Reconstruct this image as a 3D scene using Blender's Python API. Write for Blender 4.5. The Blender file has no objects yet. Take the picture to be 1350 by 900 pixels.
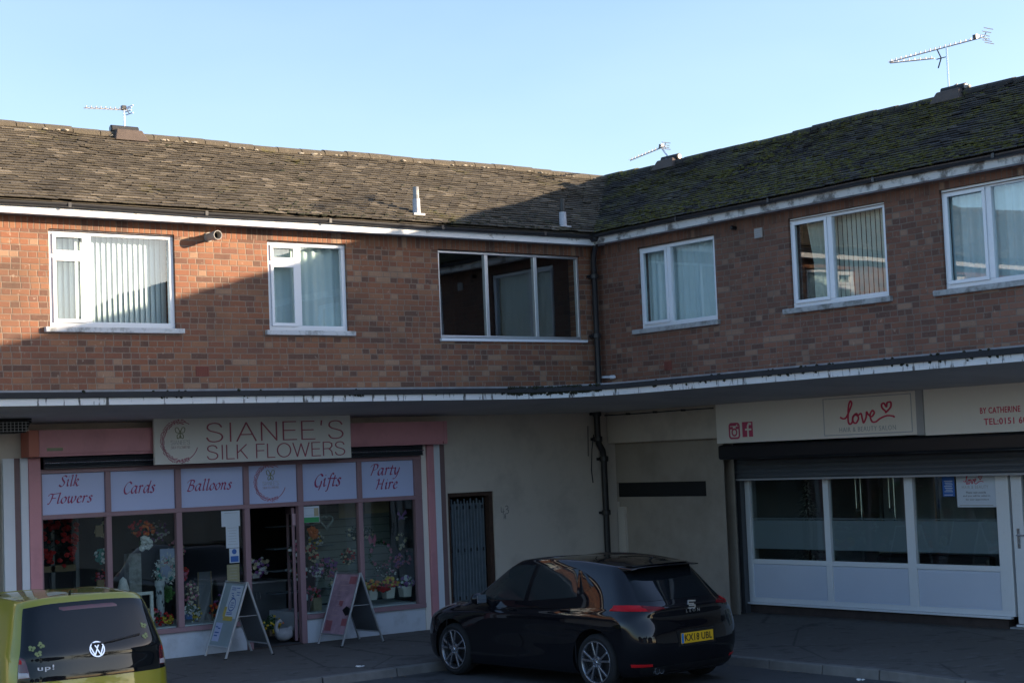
import bpy, bmesh, math, random
from mathutils import Vector, Matrix, noise
random.seed(11)
R_ = math.radians
SC = bpy.context.scene
COL = SC.collection
V = Vector

# ------------------------------------------------------------------ frames
class Fr:
    """u along a wall, d out of it, z up"""
    def __init__(s, o, U, N): s.o, s.U, s.N = V(o), V(U), V(N)
    def p(s, u, d, z): return s.o + s.U * u + s.N * d + V((0, 0, z))
WORLD = Fr((0, 0, 0), (1, 0, 0), (0, 1, 0))          # d = +y
YL, XR = 19.85, 16.8
LW = Fr((0, YL, 0), (1, 0, 0), (0, -1, 0))           # left wing: u = x
RW = Fr((XR, 0, 0), (0, -1, 0), (-1, 0, 0))          # right wing: u = -y
SH = Fr((17.5, 0, 0), (0, -1, 0), (-1, 0, 0))        # salon front plane
RC = Fr((17.0, 0, 0), (0, -1, 0), (-1, 0, 0))        # recessed wall plane

ORG = {}
def tag(o, label=None, cat=None, group=None, kind=None):
    if label: o['label'] = label
    if cat: o['category'] = cat
    if group: o['group'] = group
    if kind: o['kind'] = kind
    return o
def thing(name, loc, label, cat, group=None, rot=(0, 0, 0)):
    o = bpy.data.objects.new(name, None); COL.objects.link(o)
    o.empty_display_size = .2
    o.location = loc; o.rotation_euler = rot
    ORG[o.name] = V(loc)
    return tag(o, label, cat, group)

class MB:
    def __init__(s, fr=WORLD): s.v, s.f, s.fr, s.m, s.tint = [], [], fr, [], None
    def add(s, verts, faces, m=0):
        n = len(s.v); s.v += [tuple(q) for q in verts]
        s.f += [tuple(i + n for i in f) for f in faces]; s.m += [m] * len(faces)
    def box(s, u0, u1, d0, d1, z0, z1, m=0):
        c = [s.fr.p(u, d, z) for z in (z0, z1) for d in (d0, d1) for u in (u0, u1)]
        s.add(c, [(0, 1, 3, 2), (4, 6, 7, 5), (0, 4, 5, 1), (2, 3, 7, 6), (0, 2, 6, 4), (1, 5, 7, 3)], m); return s
    def hexa(s, c, m=0):
        s.add(c, [(0, 1, 3, 2), (4, 6, 7, 5), (0, 4, 5, 1), (2, 3, 7, 6), (0, 2, 6, 4), (1, 5, 7, 3)], m); return s
    def quad(s, pts, m=0):
        s.add([s.fr.p(*q) for q in pts], [tuple(range(len(pts)))], m); return s
    def bar(s, a, b, w, h=None, m=0, up=V((0, 0, 1)), raw=False):
        h = h or w
        if not raw: a, b = s.fr.p(*a), s.fr.p(*b)
        a, b = V(a), V(b); t = (b - a).normalized()
        if abs(t.dot(up)) > .98: up = V((0, 1, 0))
        x = t.cross(up).normalized() * w / 2; y = x.cross(t).normalized() * h / 2
        s.hexa([a - x - y, a + x - y, a - x + y, a + x + y, b - x - y, b + x - y, b - x + y, b + x + y], m); return s
    def tube(s, pts, r, n=8, m=0, raw=False, cap=True):
        P = [V(q) if raw else s.fr.p(*q) for q in pts]; rs = r if isinstance(r, (list, tuple)) else [r] * len(P)
        base = len(s.v); prev = None
        for i, q in enumerate(P):
            t = (P[min(i + 1, len(P) - 1)] - P[max(i - 1, 0)]).normalized()
            if prev is None:
                ref = V((0, 0, 1)) if abs(t.z) < .9 else V((1, 0, 0)); x = t.cross(ref).normalized()
            else: x = (prev - t * prev.dot(t)).normalized()
            prev = x; y = t.cross(x)
            for k in range(n):
                a = 2 * math.pi * k / n; s.v.append(tuple(q + (x * math.cos(a) + y * math.sin(a)) * rs[i]))
        for i in range(len(P) - 1):
            for k in range(n):
                a, b = base + i * n + k, base + i * n + (k + 1) % n
                s.f.append((a, b, b + n, a + n)); s.m.append(m)
        if cap:
            s.f.append(tuple(base + k for k in range(n))[::-1]); s.m.append(m)
            s.f.append(tuple(base + (len(P) - 1) * n + k for k in range(n))); s.m.append(m)
        return s
    def lathe(s, c, axis, prof, n=24, m=0, cap=True):
        """prof = (radius, offset along axis)"""
        c = V(c); axis = V(axis).normalized(); ref = V((0, 0, 1)) if abs(axis.z) < .9 else V((1, 0, 0))
        x = axis.cross(ref).normalized(); y = axis.cross(x); base = len(s.v)
        for r, o in prof:
            for k in range(n):
                a = 2 * math.pi * k / n; s.v.append(tuple(c + axis * o + (x * math.cos(a) + y * math.sin(a)) * r))
        for i in range(len(prof) - 1):
            for k in range(n):
                a, b = base + i * n + k, base + i * n + (k + 1) % n
                s.f.append((a, b, b + n, a + n)); s.m.append(m)
        if cap:
            if prof[0][0] > 1e-4: s.f.append(tuple(base + k for k in range(n))[::-1]); s.m.append(m)
            if prof[-1][0] > 1e-4: s.f.append(tuple(base + (len(prof) - 1) * n + k for k in range(n))); s.m.append(m)
        return s
    def blob(s, c, r, sq=(1, 1, 1), n=6, jit=.15, m=0):
        c = V(c); base = len(s.v); rows = max(3, n // 2 + 1)
        for i in range(rows + 1):
            th = math.pi * i / rows
            for k in range(n):
                a = 2 * math.pi * (k + .5 * (i % 2)) / n; j = 1 + random.uniform(-jit, jit)
                s.v.append((c.x + r * sq[0] * j * math.sin(th) * math.cos(a), c.y + r * sq[1] * j * math.sin(th) * math.sin(a), c.z + r * sq[2] * j * math.cos(th)))
        for i in range(rows):
            for k in range(n):
                a, b = base + i * n + k, base + i * n + (k + 1) % n
                s.f.append((a, a + n, b + n, b)); s.m.append(m)
        return s
    def build(s, name, mat, parent=None, smooth=False, org=None, bevel=0, raw=False, recalc=True, tint=None, auto=None):
        o0 = V((0, 0, 0))
        if raw: o0 = V((0, 0, 0))
        elif parent is not None: o0 = ORG[parent.name]
        elif org is not None: o0 = V(org)
        me = bpy.data.meshes.new(name)
        me.from_pydata([tuple(V(q) - o0) for q in s.v], [], s.f)
        mats = mat if isinstance(mat, (list, tuple)) else [mat]
        for k in mats: me.materials.append(k)
        for p, mi in zip(me.polygons, s.m): p.material_index = mi; p.use_smooth = smooth
        if recalc:
            bm = bmesh.new(); bm.from_mesh(me); bmesh.ops.recalc_face_normals(bm, faces=bm.faces); bm.to_mesh(me); bm.free()
        if tint is not None:
            at = me.attributes.new('tint', 'FLOAT', 'FACE')
            at.data.foreach_set('value', tint)
        if smooth: me.set_sharp_from_angle(angle=R_(44))
        o = bpy.data.objects.new(name, me); COL.objects.link(o)
        ORG[o.name] = o0
        if parent is not None: o.parent = parent
        elif org is not None: o.location = org
        if bevel:
            md = o.modifiers.new('bevel', 'BEVEL'); md.width = bevel; md.segments = 2; md.limit_method = 'ANGLE'; md.angle_limit = R_(40)
        return o

# ------------------------------------------------------------------ materials
class NT:
    def __init__(s, name):
        s.mat = bpy.data.materials.new(name); s.mat.use_nodes = True; s.t = s.mat.node_tree; s.t.nodes.clear()
        s.out = s.t.nodes.new('ShaderNodeOutputMaterial')
    def n(s, typ, _p=None, **inp):
        nd = s.t.nodes.new('ShaderNode' + typ)
        for k, v in (_p or {}).items(): setattr(nd, k, v)
        for k, v in inp.items():
            key = int(k[1:]) if k[0] == 'i' and k[1:].isdigit() else k.replace('_', ' ')
            sock = nd.inputs[key]
            if hasattr(v, 'is_linked') or isinstance(v, bpy.types.NodeSocket): s.t.links.new(v, sock)
            else:
                if isinstance(v, (tuple, list)) and len(v) == 3 and sock.type == 'RGBA': v = (*v, 1)
                sock.default_value = v
        return nd
    def math(s, op, a, b=0.0, c=None, clamp=False):
        kw = dict(i0=a, i1=b)
        if c is not None: kw['i2'] = c
        return s.n('Math', {'operation': op, 'use_clamp': clamp}, **kw).outputs[0]
    def mix(s, f, a, b, bt='MIX'):
        nd = s.t.nodes.new('ShaderNodeMix'); nd.data_type = 'RGBA'; nd.blend_type = bt
        for sock, v in ((nd.inputs[0], f), (nd.inputs[6], a), (nd.inputs[7], b)):
            if isinstance(v, bpy.types.NodeSocket): s.t.links.new(v, sock)
            else: sock.default_value = v if not isinstance(v, (tuple, list)) else (*v[:3], 1)
        return nd.outputs[2]
    def ramp(s, f, stops, interp='LINEAR'):
        nd = s.t.nodes.new('ShaderNodeValToRGB'); s.t.links.new(f, nd.inputs[0]); nd.color_ramp.interpolation = interp
        els = nd.color_ramp.elements
        while len(els) < len(stops): els.new(.5)
        for e, (p, c) in zip(els, stops): e.position = p; e.color = (*c[:3], 1) if isinstance(c, (tuple, list)) else (c, c, c, 1)
        return nd.outputs[0]
    def pos(s): return s.n('NewGeometry').outputs['Position']
    def obj(s): return s.n('TexCoord').outputs['Object']
    def noise(s, scale, vec=None, detail=3, rough=.55, dist=0):
        kw = dict(Scale=scale, Detail=detail, Roughness=rough, Distortion=dist)
        if vec is not None: kw['Vector'] = vec
        return s.n('TexNoise', **kw).outputs['Fac']
    def bsdf(s, col, rough=.6, metal=0, bump=None, bstr=.3, bdist=.01, **kw):
        a = dict(Base_Color=col, Roughness=rough, Metallic=metal); a.update(kw)
        if bump is not None: a['Normal'] = s.n('Bump', Height=bump, Strength=bstr, Distance=bdist).outputs[0]
        b = s.n('BsdfPrincipled', **a); s.t.links.new(b.outputs[0], s.out.inputs[0]); return b

def M_plain(name, col, rough=.6, metal=0, var=.12, scale=6, bstr=.15, coat=0, **kw):
    t = NT(name); p = t.pos()
    n1 = t.noise(scale, p); n2 = t.noise(scale * 9, p, 2)
    c = t.mix(t.math('MULTIPLY', n1, 1), tuple(x * (1 - var) for x in col), tuple(min(1, x * (1 + var)) for x in col))
    rr = t.math('ADD', t.math('MULTIPLY', n2, .16), rough - .08)
    if coat: kw['Coat_Weight'] = coat; kw['Coat_Roughness'] = .03
    t.bsdf(c, rr, metal, n2, bstr, .002, **kw); return t.mat

def M_brick(name, axis, cols, mortar, soldier=False, gain=(.80, .76, .73)):
    t = NT(name); p = t.pos(); xyz = t.n('SeparateXYZ', Vector=p)
    wob = t.math('MULTIPLY', t.math('SUBTRACT', t.noise(9, p, 2), .5), .010)
    u = t.math('ADD', xyz.outputs[axis], wob); z = t.math('ADD', xyz.outputs[2], wob)
    bw, bh, mt = (.235, .0762, .0092)
    if soldier: bw, bh = .0762 * 2, .26
    zr = t.math('DIVIDE', z, bh); row = t.math('FLOOR', zr); fz = t.math('FRACT', zr)
    odd = t.math('MODULO', t.math('ABSOLUTE', row), 2.0)
    ur = t.math('ADD', t.math('DIVIDE', u, bw), t.math('MULTIPLY', odd, .5))
    jit = t.n('TexWhiteNoise', {'noise_dimensions': '1D'}, W=row).outputs[0]
    ur = t.math('ADD', ur, t.math('MULTIPLY', jit, .16)); col = t.math('FLOOR', ur); fu = t.math('FRACT', ur)
    cv = t.n('CombineXYZ', X=col, Y=row, Z=0.0).outputs[0]
    rn = t.n('TexWhiteNoise', {'noise_dimensions': '3D'}, Vector=cv)
    split = t.math('GREATER_THAN', rn.outputs[0], .42 if not soldier else -1)
    half = t.math('MULTIPLY', t.math('GREATER_THAN', fu, .5), split)
    cv2 = t.n('CombineXYZ', X=t.math('ADD', col, t.math('MULTIPLY', half, .37)), Y=row, Z=5.0).outputs[0]
    r2 = t.n('TexWhiteNoise', {'noise_dimensions': '3D'}, Vector=cv2)
    # distance to joints in metres
    du = t.math('MULTIPLY', t.math('MINIMUM', fu, t.math('SUBTRACT', 1.0, fu)), bw)
    dh = t.math('MULTIPLY', t.math('ABSOLUTE', t.math('SUBTRACT', fu, .5)), bw)
    dh = t.math('ADD', dh, t.math('MULTIPLY', t.math('SUBTRACT', 1.0, split), 1.0))
    dz = t.math('MULTIPLY', t.math('MINIMUM', fz, t.math('SUBTRACT', 1.0, fz)), bh)
    d = t.math('MINIMUM', t.math('MINIMUM', du, dh), dz)
    brickm = t.n('MapRange', Value=d, From_Min=mt * .45, From_Max=mt * .95).outputs[0]
    base = t.mix(.12, t.ramp(r2.outputs[0], cols, 'CONSTANT'), (.25, .115, .075))
    fine_b = t.noise(75, p, 3, .7); base = t.mix(t.math('MULTIPLY', fine_b, .6), base, tuple(x * .45 for x in (.25, .115, .075)))
    base = t.mix(t.math('MULTIPLY', t.noise(30, p, 3), .55), base, (.30, .16, .10))
    patch = t.noise(1.1, p, 3)
    base = t.mix(t.n('MapRange', Value=patch, From_Min=.4, From_Max=.75, To_Max=.32).outputs[0], base, (.15, .08, .05))
    mc = t.mix(t.noise(14, p), mortar, tuple(x * .55 for x in mortar))
    c = t.mix(brickm, mc, base)
    c = t.mix(1.0, c, gain, 'MULTIPLY')
    stain = t.n('MapRange', Value=t.noise(.55, p, 5, .65), From_Min=.5, From_Max=.72, To_Max=.45).outputs[0]
    c = t.mix(stain, c, (.07, .05, .035))
    spot = t.n('MapRange', Value=t.noise(17, p, 3), From_Min=.66, From_Max=.74, To_Max=.4).outputs[0]
    c = t.mix(spot, c, (.45, .36, .27))
    h = t.math('ADD', brickm, t.math('MULTIPLY', t.noise(60, p, 2), .35))
    t.bsdf(c, .88, 0, h, .7, .006); return t.mat

def M_tile(name, moss, dark):
    t = NT(name); p = t.pos(); at = t.n('Attribute', {'attribute_name': 'tint'}).outputs['Fac']
    c = t.ramp(at, dark)
    c = t.mix(t.math('MULTIPLY', t.noise(25, p, 3), .4), c, tuple(x * .55 for x in dark[-1][1]))
    lich = t.n('MapRange', Value=t.noise(13, p, 4, .7), From_Min=.60, From_Max=.70).outputs[0]
    c = t.mix(t.math('MULTIPLY', lich, .5), c, tuple(x * 1.3 for x in dark[-1][1]))
    ms = t.noise(1.3, p, 5, .62); m1 = t.n('MapRange', Value=ms, From_Min=moss[0], From_Max=moss[1]).outputs[0]
    fine = t.n('MapRange', Value=t.noise(17, p, 4, .7), From_Min=.42, From_Max=.6).outputs[0]
    mcol = t.mix(t.noise(8, p), (.040, .040, .006), (.19, .175, .018))
    c = t.mix(t.math('MULTIPLY', m1, fine), c, mcol)
    t.bsdf(c, .93, 0, t.noise(40, p, 4), .6, .01); return t.mat

def M_glass(name, tint=(.93, .96, .95), r0=.075, wav=.05):
    """thin pane: one Schlick reflection at the outer face, clear at the inner one"""
    t = NT(name); g = t.n('NewGeometry')
    dt = t.n('VectorMath', {'operation': 'DOT_PRODUCT'}, i0=g.outputs['Incoming'], i1=g.outputs['Normal']).outputs['Value']
    k = t.math('POWER', t.math('SUBTRACT', 1.0, t.math('ABSOLUTE', dt), clamp=True), 5.0)
    f = t.math('ADD', t.math('MULTIPLY', k, 1 - r0), r0)
    f = t.math('MULTIPLY', f, t.math('SUBTRACT', 1.0, g.outputs['Backfacing']))
    tr = t.n('BsdfTransparent', Color=tint).outputs[0]
    nz = t.n('Bump', Height=t.noise(1.6, t.pos(), 1), Strength=wav, Distance=.02).outputs[0]
    gl = t.n('BsdfGlossy', Color=(.95, .97, 1), Roughness=.006, Normal=nz).outputs[0]
    mx = t.n('MixShader', Fac=f, i1=tr, i2=gl).outputs[0]
    t.t.links.new(mx, t.out.inputs[0]); return t.mat

def M_paint(name, col, rough=.55, dirt=(.10, .10, .09), amt=.6, lo=.55, hi=.7, scale=3.0, streak=False):
    """painted surface with shaped dirt, flaking and mould"""
    t = NT(name); p = t.pos(); q = p
    if streak:
        q = t.n('Mapping', Vector=p, Scale=(6, 6, 1.2)).outputs[0]
    n1 = t.noise(scale, q, 5, .65); m = t.n('MapRange', Value=n1, From_Min=lo, From_Max=hi, To_Max=amt).outputs[0]
    c = t.mix(t.noise(2.2, p), tuple(x * .88 for x in col), col)
    c = t.mix(m, c, dirt)
    t.bsdf(c, rough, 0, t.noise(38, p, 3), .35, .004); return t.mat

m = {}
brick_cols = [(0, (.36, .125, .055)), (.18, (.42, .165, .075)), (.36, (.30, .10, .052)), (.50, (.46, .22, .11)), (.62, (.21, .085, .062)), (.68, (.33, .14, .075)), (.74, (.46, .21, .10)), (.79, (.10, .050, .042)), (.86, (.58, .39, .25)), (.93, (.060, .038, .036))]
brick_cols_r = [(0, (.29, .115, .070)), (.2, (.34, .145, .092)), (.38, (.24, .088, .058)), (.52, (.38, .185, .125)), (.63, (.17, .066, .050)), (.74, (.28, .115, .078)), (.79, (.075, .036, .038)), (.86, (.50, .34, .24)), (.92, (.055, .032, .036))]
m['brick_l'] = M_brick('brick_left', 0, brick_cols, (.36, .28, .215))
m['brick_r'] = M_brick('brick_right', 1, brick_cols_r, (.30, .24, .195))
m['soldier_l'] = M_brick('brick_soldier_left', 0, brick_cols, (.30, .245, .19), True)
m['soldier_r'] = M_brick('brick_soldier_right', 1, brick_cols_r, (.25, .20, .165), True)
m['tile_l'] = M_tile('roof_tile_brown', (.60, .76), [(0, (.032, .027, .021)), (.3, (.060, .050, .036)), (.72, (.092, .077, .055)), (.92, (.130, .110, .080)), (1, (.20, .17, .128))])
m['tile_r'] = M_tile('roof_tile_mossy', (.43, .56), [(0, (.016, .014, .014)), (.5, (.036, .032, .030)), (1, (.075, .066, .058))])
m['moss'] = M_plain('moss', (.075, .072, .010), .95, var=.6, scale=12, bstr=.8)
m['mossd'] = M_plain('moss_dark', (.022, .024, .010), .95, var=.5, scale=12, bstr=.8)
m['mortar'] = M_plain('ridge_mortar', (.30, .27, .22), .9, var=.35, scale=8, bstr=.6)
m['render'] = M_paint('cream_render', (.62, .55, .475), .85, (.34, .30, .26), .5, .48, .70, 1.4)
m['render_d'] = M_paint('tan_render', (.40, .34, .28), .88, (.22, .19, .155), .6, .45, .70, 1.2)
m['sleeve'] = M_plain('lead_sleeve', (.46, .47, .50), .5, var=.3, scale=14)
m['ventbase'] = M_plain('ridge_vent_base', (.085, .065, .055), .9, var=.3, scale=9, bstr=.6)
m['swan'] = M_plain('dimmed_white', (.34, .34, .35), .6, var=.25, scale=12)  # swan's white darkened, so the doorway's dimness is put into the colour
m['soffit'] = M_paint('concrete_soffit', (.66, .62, .60), .85, (.42, .40, .39), .5, .45, .7, .9)
m['fascia'] = M_paint('white_fascia', (.74, .75, .75), .5, (.10, .085, .06), .85, .60, .68, 5.5)
m['fascia_d'] = M_paint('weathered_fascia', (.60, .59, .56), .6, (.085, .07, .055), .9, .50, .62, 5.0)
m['slabedge'] = M_paint('slab_edge_paint', (.74, .75, .75), .6, (.035, .035, .03), .95, .57, .64, 2.6, True)
m['felt'] = M_plain('roofing_felt', (.020, .021, .024), .8, var=.4, scale=7, bstr=.6)
m['flash'] = M_plain('grey_flashing', (.24, .25, .27), .6, var=.4, scale=10, bstr=.4)
m['gutter'] = M_plain('black_gutter', (.022, .022, .024), .35, var=.4, scale=8)
m['pipe'] = M_plain('black_pipe', (.018, .018, .020), .38, var=.3, scale=8)
m['upvc'] = M_plain('white_upvc', (.78, .80, .82), .3, var=.04, scale=3, bstr=.03)
m['upvc2'] = M_plain('white_panel', (.62, .67, .77), .35, var=.05, scale=2, bstr=.05)
m['alu'] = M_plain('aluminium', (.62, .64, .66), .35, metal=.8, var=.08, scale=12, bstr=.08)
m['sill'] = M_paint('concrete_sill', (.42, .42, .41), .85, (.12, .12, .10), .8, .45, .65, 6)
m['sillw'] = M_paint('painted_sill', (.62, .63, .63), .75, (.12, .12, .10), .7, .50, .66, 7)
m['glass'] = M_glass('window_glass', r0=.13)
m['glass_s'] = M_glass('shop_glass', (.86, .90, .88), .075)
m['blind'] = M_plain('white_blind', (.72, .78, .80), .7, var=.04, scale=3, bstr=.02)
m['net'] = M_plain('net_curtain', (.60, .70, .72), .85, var=.10, scale=5, bstr=.1)
m['net2'] = M_plain('cream_curtain', (.55, .56, .48), .85, var=.10, scale=5, bstr=.1)
m['sroom'] = M_plain('salon_wall', (.32, .33, .34), .9, var=.1, scale=2)
m['room'] = M_plain('room_wall', (.05, .05, .055), .9, var=.2, scale=2)
m['pink'] = M_paint('pink_paint', (.62, .28, .31), .45, (.34, .15, .165), .6, .50, .8, 2.0)
m['pinkf'] = M_paint('dusty_pink_frame', (.33, .20, .22), .45, (.22, .13, .15), .5, .5, .8, 2.5)
m['pinko'] = M_plain('orange_pink_end', (.50, .16, .11), .5, var=.1)
m['lav'] = M_plain('white_vinyl', (.50, .56, .80), .4, var=.04, scale=2, bstr=.02)
m['white'] = M_plain('white_paint', (.70, .73, .78), .5, var=.06, scale=3)
m['brown'] = M_plain('brown_strip', (.20, .125, .125), .6, var=.15)
m['cream'] = M_plain('cream_board', (.70, .675, .63), .5, var=.05, scale=1.5, bstr=.04)
m['creams'] = M_plain('cream_sign', (.80, .75, .68), .45, var=.04, scale=1.2, bstr=.03)
m['sgrey'] = M_plain('sign_grey', (.36, .36, .37), .5, var=.06)
m['rosered'] = M_plain('rose_red_letter', (.36, .075, .115), .5, var=.1)
m['pinkred'] = M_plain('pink_red_emblem', (.55, .07, .15), .45, var=.08)
m['crimson'] = M_plain('crimson_letter', (.58, .028, .085), .45, var=.08)
m['magenta'] = M_plain('magenta_letter', (.34, .025, .13), .45, var=.08)
m['rose'] = M_plain('rose_print', (.42, .13, .19), .5, var=.25, scale=30)
m['rosel'] = M_plain('pale_rose_print', (.50, .33, .36), .5, var=.15, scale=20)
m['sage'] = M_plain('sage_print', (.26, .27, .17), .6, var=.2)
m['fade'] = M_plain('faded_print', (.46, .45, .47), .6, var=.1)
m['ink'] = M_plain('dark_ink', (.025, .03, .05), .5, var=.1)
m['black'] = M_plain('black_paint', (.012, .012, .014), .35, var=.2)
m['blackm'] = M_plain('black_matt', (.010, .010, .011), .75, var=.2)
m['lath'] = M_plain('grey_shutter', (.13, .14, .155), .45, metal=.3, var=.12, scale=4)
m['lathd'] = M_plain('dark_shutter', (.05, .055, .065), .35, metal=.5, var=.15, scale=4)
m['wbrick'] = M_paint('white_painted_brick', (.62, .66, .72), .7, (.30, .30, .30), .5, .5, .75, 4)
m['plinth'] = M_plain('plinth', (.055, .04, .035), .9, var=.4, scale=9, bstr=.6)
m['papergrey'] = M_plain('grey_panel', (.24, .25, .27), .6, var=.15, scale=3)
m['silver'] = M_plain('silver_metal', (.62, .66, .70), .25, metal=.9, var=.05, scale=20)
m['poster_w'] = M_plain('poster_paper', (.60, .66, .74), .35, var=.06, scale=6, bstr=.02)
m['poster_g'] = M_plain('poster_teal', (.30, .38, .42), .35, var=.2, scale=3, bstr=.02)
m['poster_y'] = M_plain('poster_yellow', (.55, .42, .10), .4, var=.3, scale=14)
m['poster_p'] = M_plain('poster_pink', (.42, .27, .33), .35, var=.5, scale=9, bstr=.02)
m['poster_r'] = M_plain('poster_red', (.36, .12, .14), .35, var=.3, scale=9)
m['paper'] = M_plain('notice_paper', (.60, .66, .72), .6, var=.05, scale=6, bstr=.02)
m['blue'] = M_plain('blue_notice', (.035, .13, .42), .4, var=.08)
m['tan'] = M_plain('tan_notice', (.30, .28, .16), .6, var=.2, scale=12)
m['green'] = M_plain('green_print', (.04, .30, .10), .5, var=.1)
m['terracotta'] = M_plain('terracotta_vent', (.20, .06, .04), .8, var=.2)
m['greybox'] = M_plain('grey_vent', (.34, .32, .29), .7, var=.1)
m['rust'] = M_plain('rusty_frame', (.055, .028, .018), .8, var=.5, scale=14)
m['gate'] = M_plain('galvanised_gate', (.19, .235, .27), .45, metal=.35, var=.35, scale=9)
m['dwood'] = M_plain('dark_wood', (.05, .035, .028), .6, var=.3, scale=6)
m['wood'] = M_plain('light_wood', (.24, .17, .09), .6, var=.25, scale=8)
m['wicker'] = M_plain('wicker', (.20, .14, .09), .8, var=.4, scale=40, bstr=.6)
m['leaf'] = M_plain('leaf_green', (.035, .10, .028), .6, var=.5, scale=30)
m['leafb'] = M_plain('bright_leaf', (.09, .26, .06), .6, var=.4, scale=30)
m['leafd'] = M_plain('dull_leaf', (.04, .065, .05), .7, var=.5, scale=30)
for nm, c in dict(red=(.45, .02, .02), orange=(.62, .14, .02), yellow=(.62, .42, .04), whitef=(.66, .66, .64), pinkfl=(.48, .14, .22), purple=(.24, .10, .30), creamf=(.55, .48, .32), teal=(.06, .26, .24)).items():
    m['f_' + nm] = M_plain('petal_' + nm, tuple(min(.85, k * 1.3) for k in c), .6, var=.3, scale=40)
m['slat'] = M_plain('slatwall', (.30, .34, .32), .6, var=.1)
m['beige'] = M_plain('beige_print', (.40, .34, .22), .6, var=.2)
# ================================================================== ground
def ground():
    t = NT('asphalt'); p = t.pos()
    n1 = t.noise(.35, p, 5, .6); n2 = t.noise(55, p, 4, .7); n3 = t.noise(2.2, p, 4, .6)
    c = t.mix(n1, (.042, .042, .044), (.080, .078, .078)); c = t.mix(t.math('MULTIPLY', n2, .5), c, (.10, .098, .095))
    pt = t.n('MapRange', Value=n3, From_Min=.60, From_Max=.64, To_Max=.6).outputs[0]
    c = t.mix(pt, c, (.022, .022, .023))
    lite = t.n('MapRange', Value=t.noise(90, p, 1), From_Min=.74, From_Max=.78, To_Max=.6).outputs[0]
    c = t.mix(lite, c, (.25, .24, .23))
    t.bsdf(c, t.math('ADD', t.math('MULTIPLY', n3, .25), .6), 0, n2, .8, .008); m['asphalt'] = t.mat
    t = NT('pavement_tarmac'); p = t.pos()
    n1 = t.noise(.7, p, 5, .6); n2 = t.noise(60, p, 4, .7); n3 = t.noise(3.4, p, 4, .6)
    c = t.mix(n1, (.070, .064, .060), (.125, .115, .105)); c = t.mix(t.math('MULTIPLY', n2, .5), c, (.17, .155, .14))
    pt = t.n('MapRange', Value=n3, From_Min=.58, From_Max=.63, To_Max=.45).outputs[0]
    c = t.mix(pt, c, (.035, .032, .030))
    vo = t.n('TexVoronoi', {'feature': 'DISTANCE_TO_EDGE'}, Scale=.55, Vector=p).outputs[0]
    ck = t.n('MapRange', Value=t.math('ADD', vo, t.math('MULTIPLY', t.noise(6, p), .02)), From_Min=.012, From_Max=.02, To_Min=.6, To_Max=0.0).outputs[0]
    c = t.mix(ck, c, (.02, .02, .018))
    gum = t.n('MapRange', Value=t.noise(7.5, p, 0), From_Min=.71, From_Max=.73, To_Max=.5).outputs[0]
    c = t.mix(gum, c, (.16, .155, .15))
    t.bsdf(c, .82, 0, n2, .7, .006); m['pave'] = t.mat
    m['kerb'] = M_plain('concrete_kerb', (.17, .16, .15), .85, var=.45, scale=5, bstr=.5)
    g = MB(); g.quad([(-300, -300, -.15), (300, -300, -.15), (300, 300, -.15), (-300, 300, -.15)])
    tag(g.build('ground', m['asphalt'], org=(0, 0, 0)), kind='structure')
    # pavement: L shape falling to the kerb, with a rounded kerb line round the corner
    KX, KY, r = 14.05, 17.0, 1.0
    line = [(-10, KY)] + [(x, KY) for x in (-4, 0, 3, 6, 9, 11, 12, 12.6)]
    for k in range(9):
        a = math.pi / 2 * k / 8; line.append((KX - r + r * math.sin(a), KY + r - r * math.cos(a)) if False else (KX - r + r * math.sin(a), KY - r + r * math.cos(a)))
    line += [(KX, y) for y in (15, 13.8, 12.2, 10, 7, 4, 1, -2, -6)]
    # inner line follows the walls
    inner = [(x, 20.1) for x in (-10, -4, 0, 3, 6, 9, 11, 12.5, 14)]
    inner += [(14.5 + 3.4 * k / 8, 20.1) for k in range(5)] + [(17.9, 20.1 - .5 * k) for k in range(4)]
    inner += [(17.9, y) for y in (15.6, 14.5, 12.6, 10.5, 7.5, 4, 1, -2, -6)]
    pm = MB(); km = MB()
    n = len(line)
    def kz(i):                       # kerb drops for a crossing on the right
        x, y = line[i]; return -.055 if y > 12.2 or x < 13 else (-.055 - .05 * min(1, (12.2 - y) / .8) if y > 8 else -.055)
    P = [V((x, y, kz(i))) for i, (x, y) in enumerate(line)]; Q = [V((x, y, .004)) for x, y in inner]
    vs, fs = [], []
    for i in range(n): vs += [tuple(P[i]), tuple(P[i].lerp(Q[i], .5)), tuple(Q[i])]
    for i in range(n - 1): fs += [(3 * i, 3 * i + 3, 3 * i + 4, 3 * i + 1), (3 * i + 1, 3 * i + 4, 3 * i + 5, 3 * i + 2)]
    pm.add(vs, fs); tag(pm.build('pavement', m['pave'], org=(12, 18, 0), smooth=False), kind='structure')
    # kerb stones: one strip split into stones by small gaps
    def outward(i):
        a = V((*line[max(i - 1, 0)], 0)); b = V((*line[min(i + 1, n - 1)], 0)); t = (b - a).normalized(); return V((-t.y, t.x, 0)) * -1
    for i in range(n - 1):
        seg = (V((*line[i + 1], 0)) - V((*line[i], 0))).length; cnt = max(1, round(seg / .9))
        for k in range(cnt):
            f0 = k / cnt + .004; f1 = (k + 1) / cnt - .004; jz = random.uniform(-.004, .004)
            c = []
            for z in (-.2, None):
                for dd in (0, 1):
                    for f in (f0, f1):
                        b = P[i].lerp(P[i + 1], f); o = outward(i).lerp(outward(i + 1), f)
                        w = .11 if z is None else .13
                        q = b + o * (w if dd else -.003); q.z = z if z is not None else b.z + .006 + jz
                        c.append(q)
            km.hexa(c)
    tag(km.build('kerb', m['kerb'], org=(12, 17, 0), bevel=.012), kind='structure')
ground()

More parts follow.
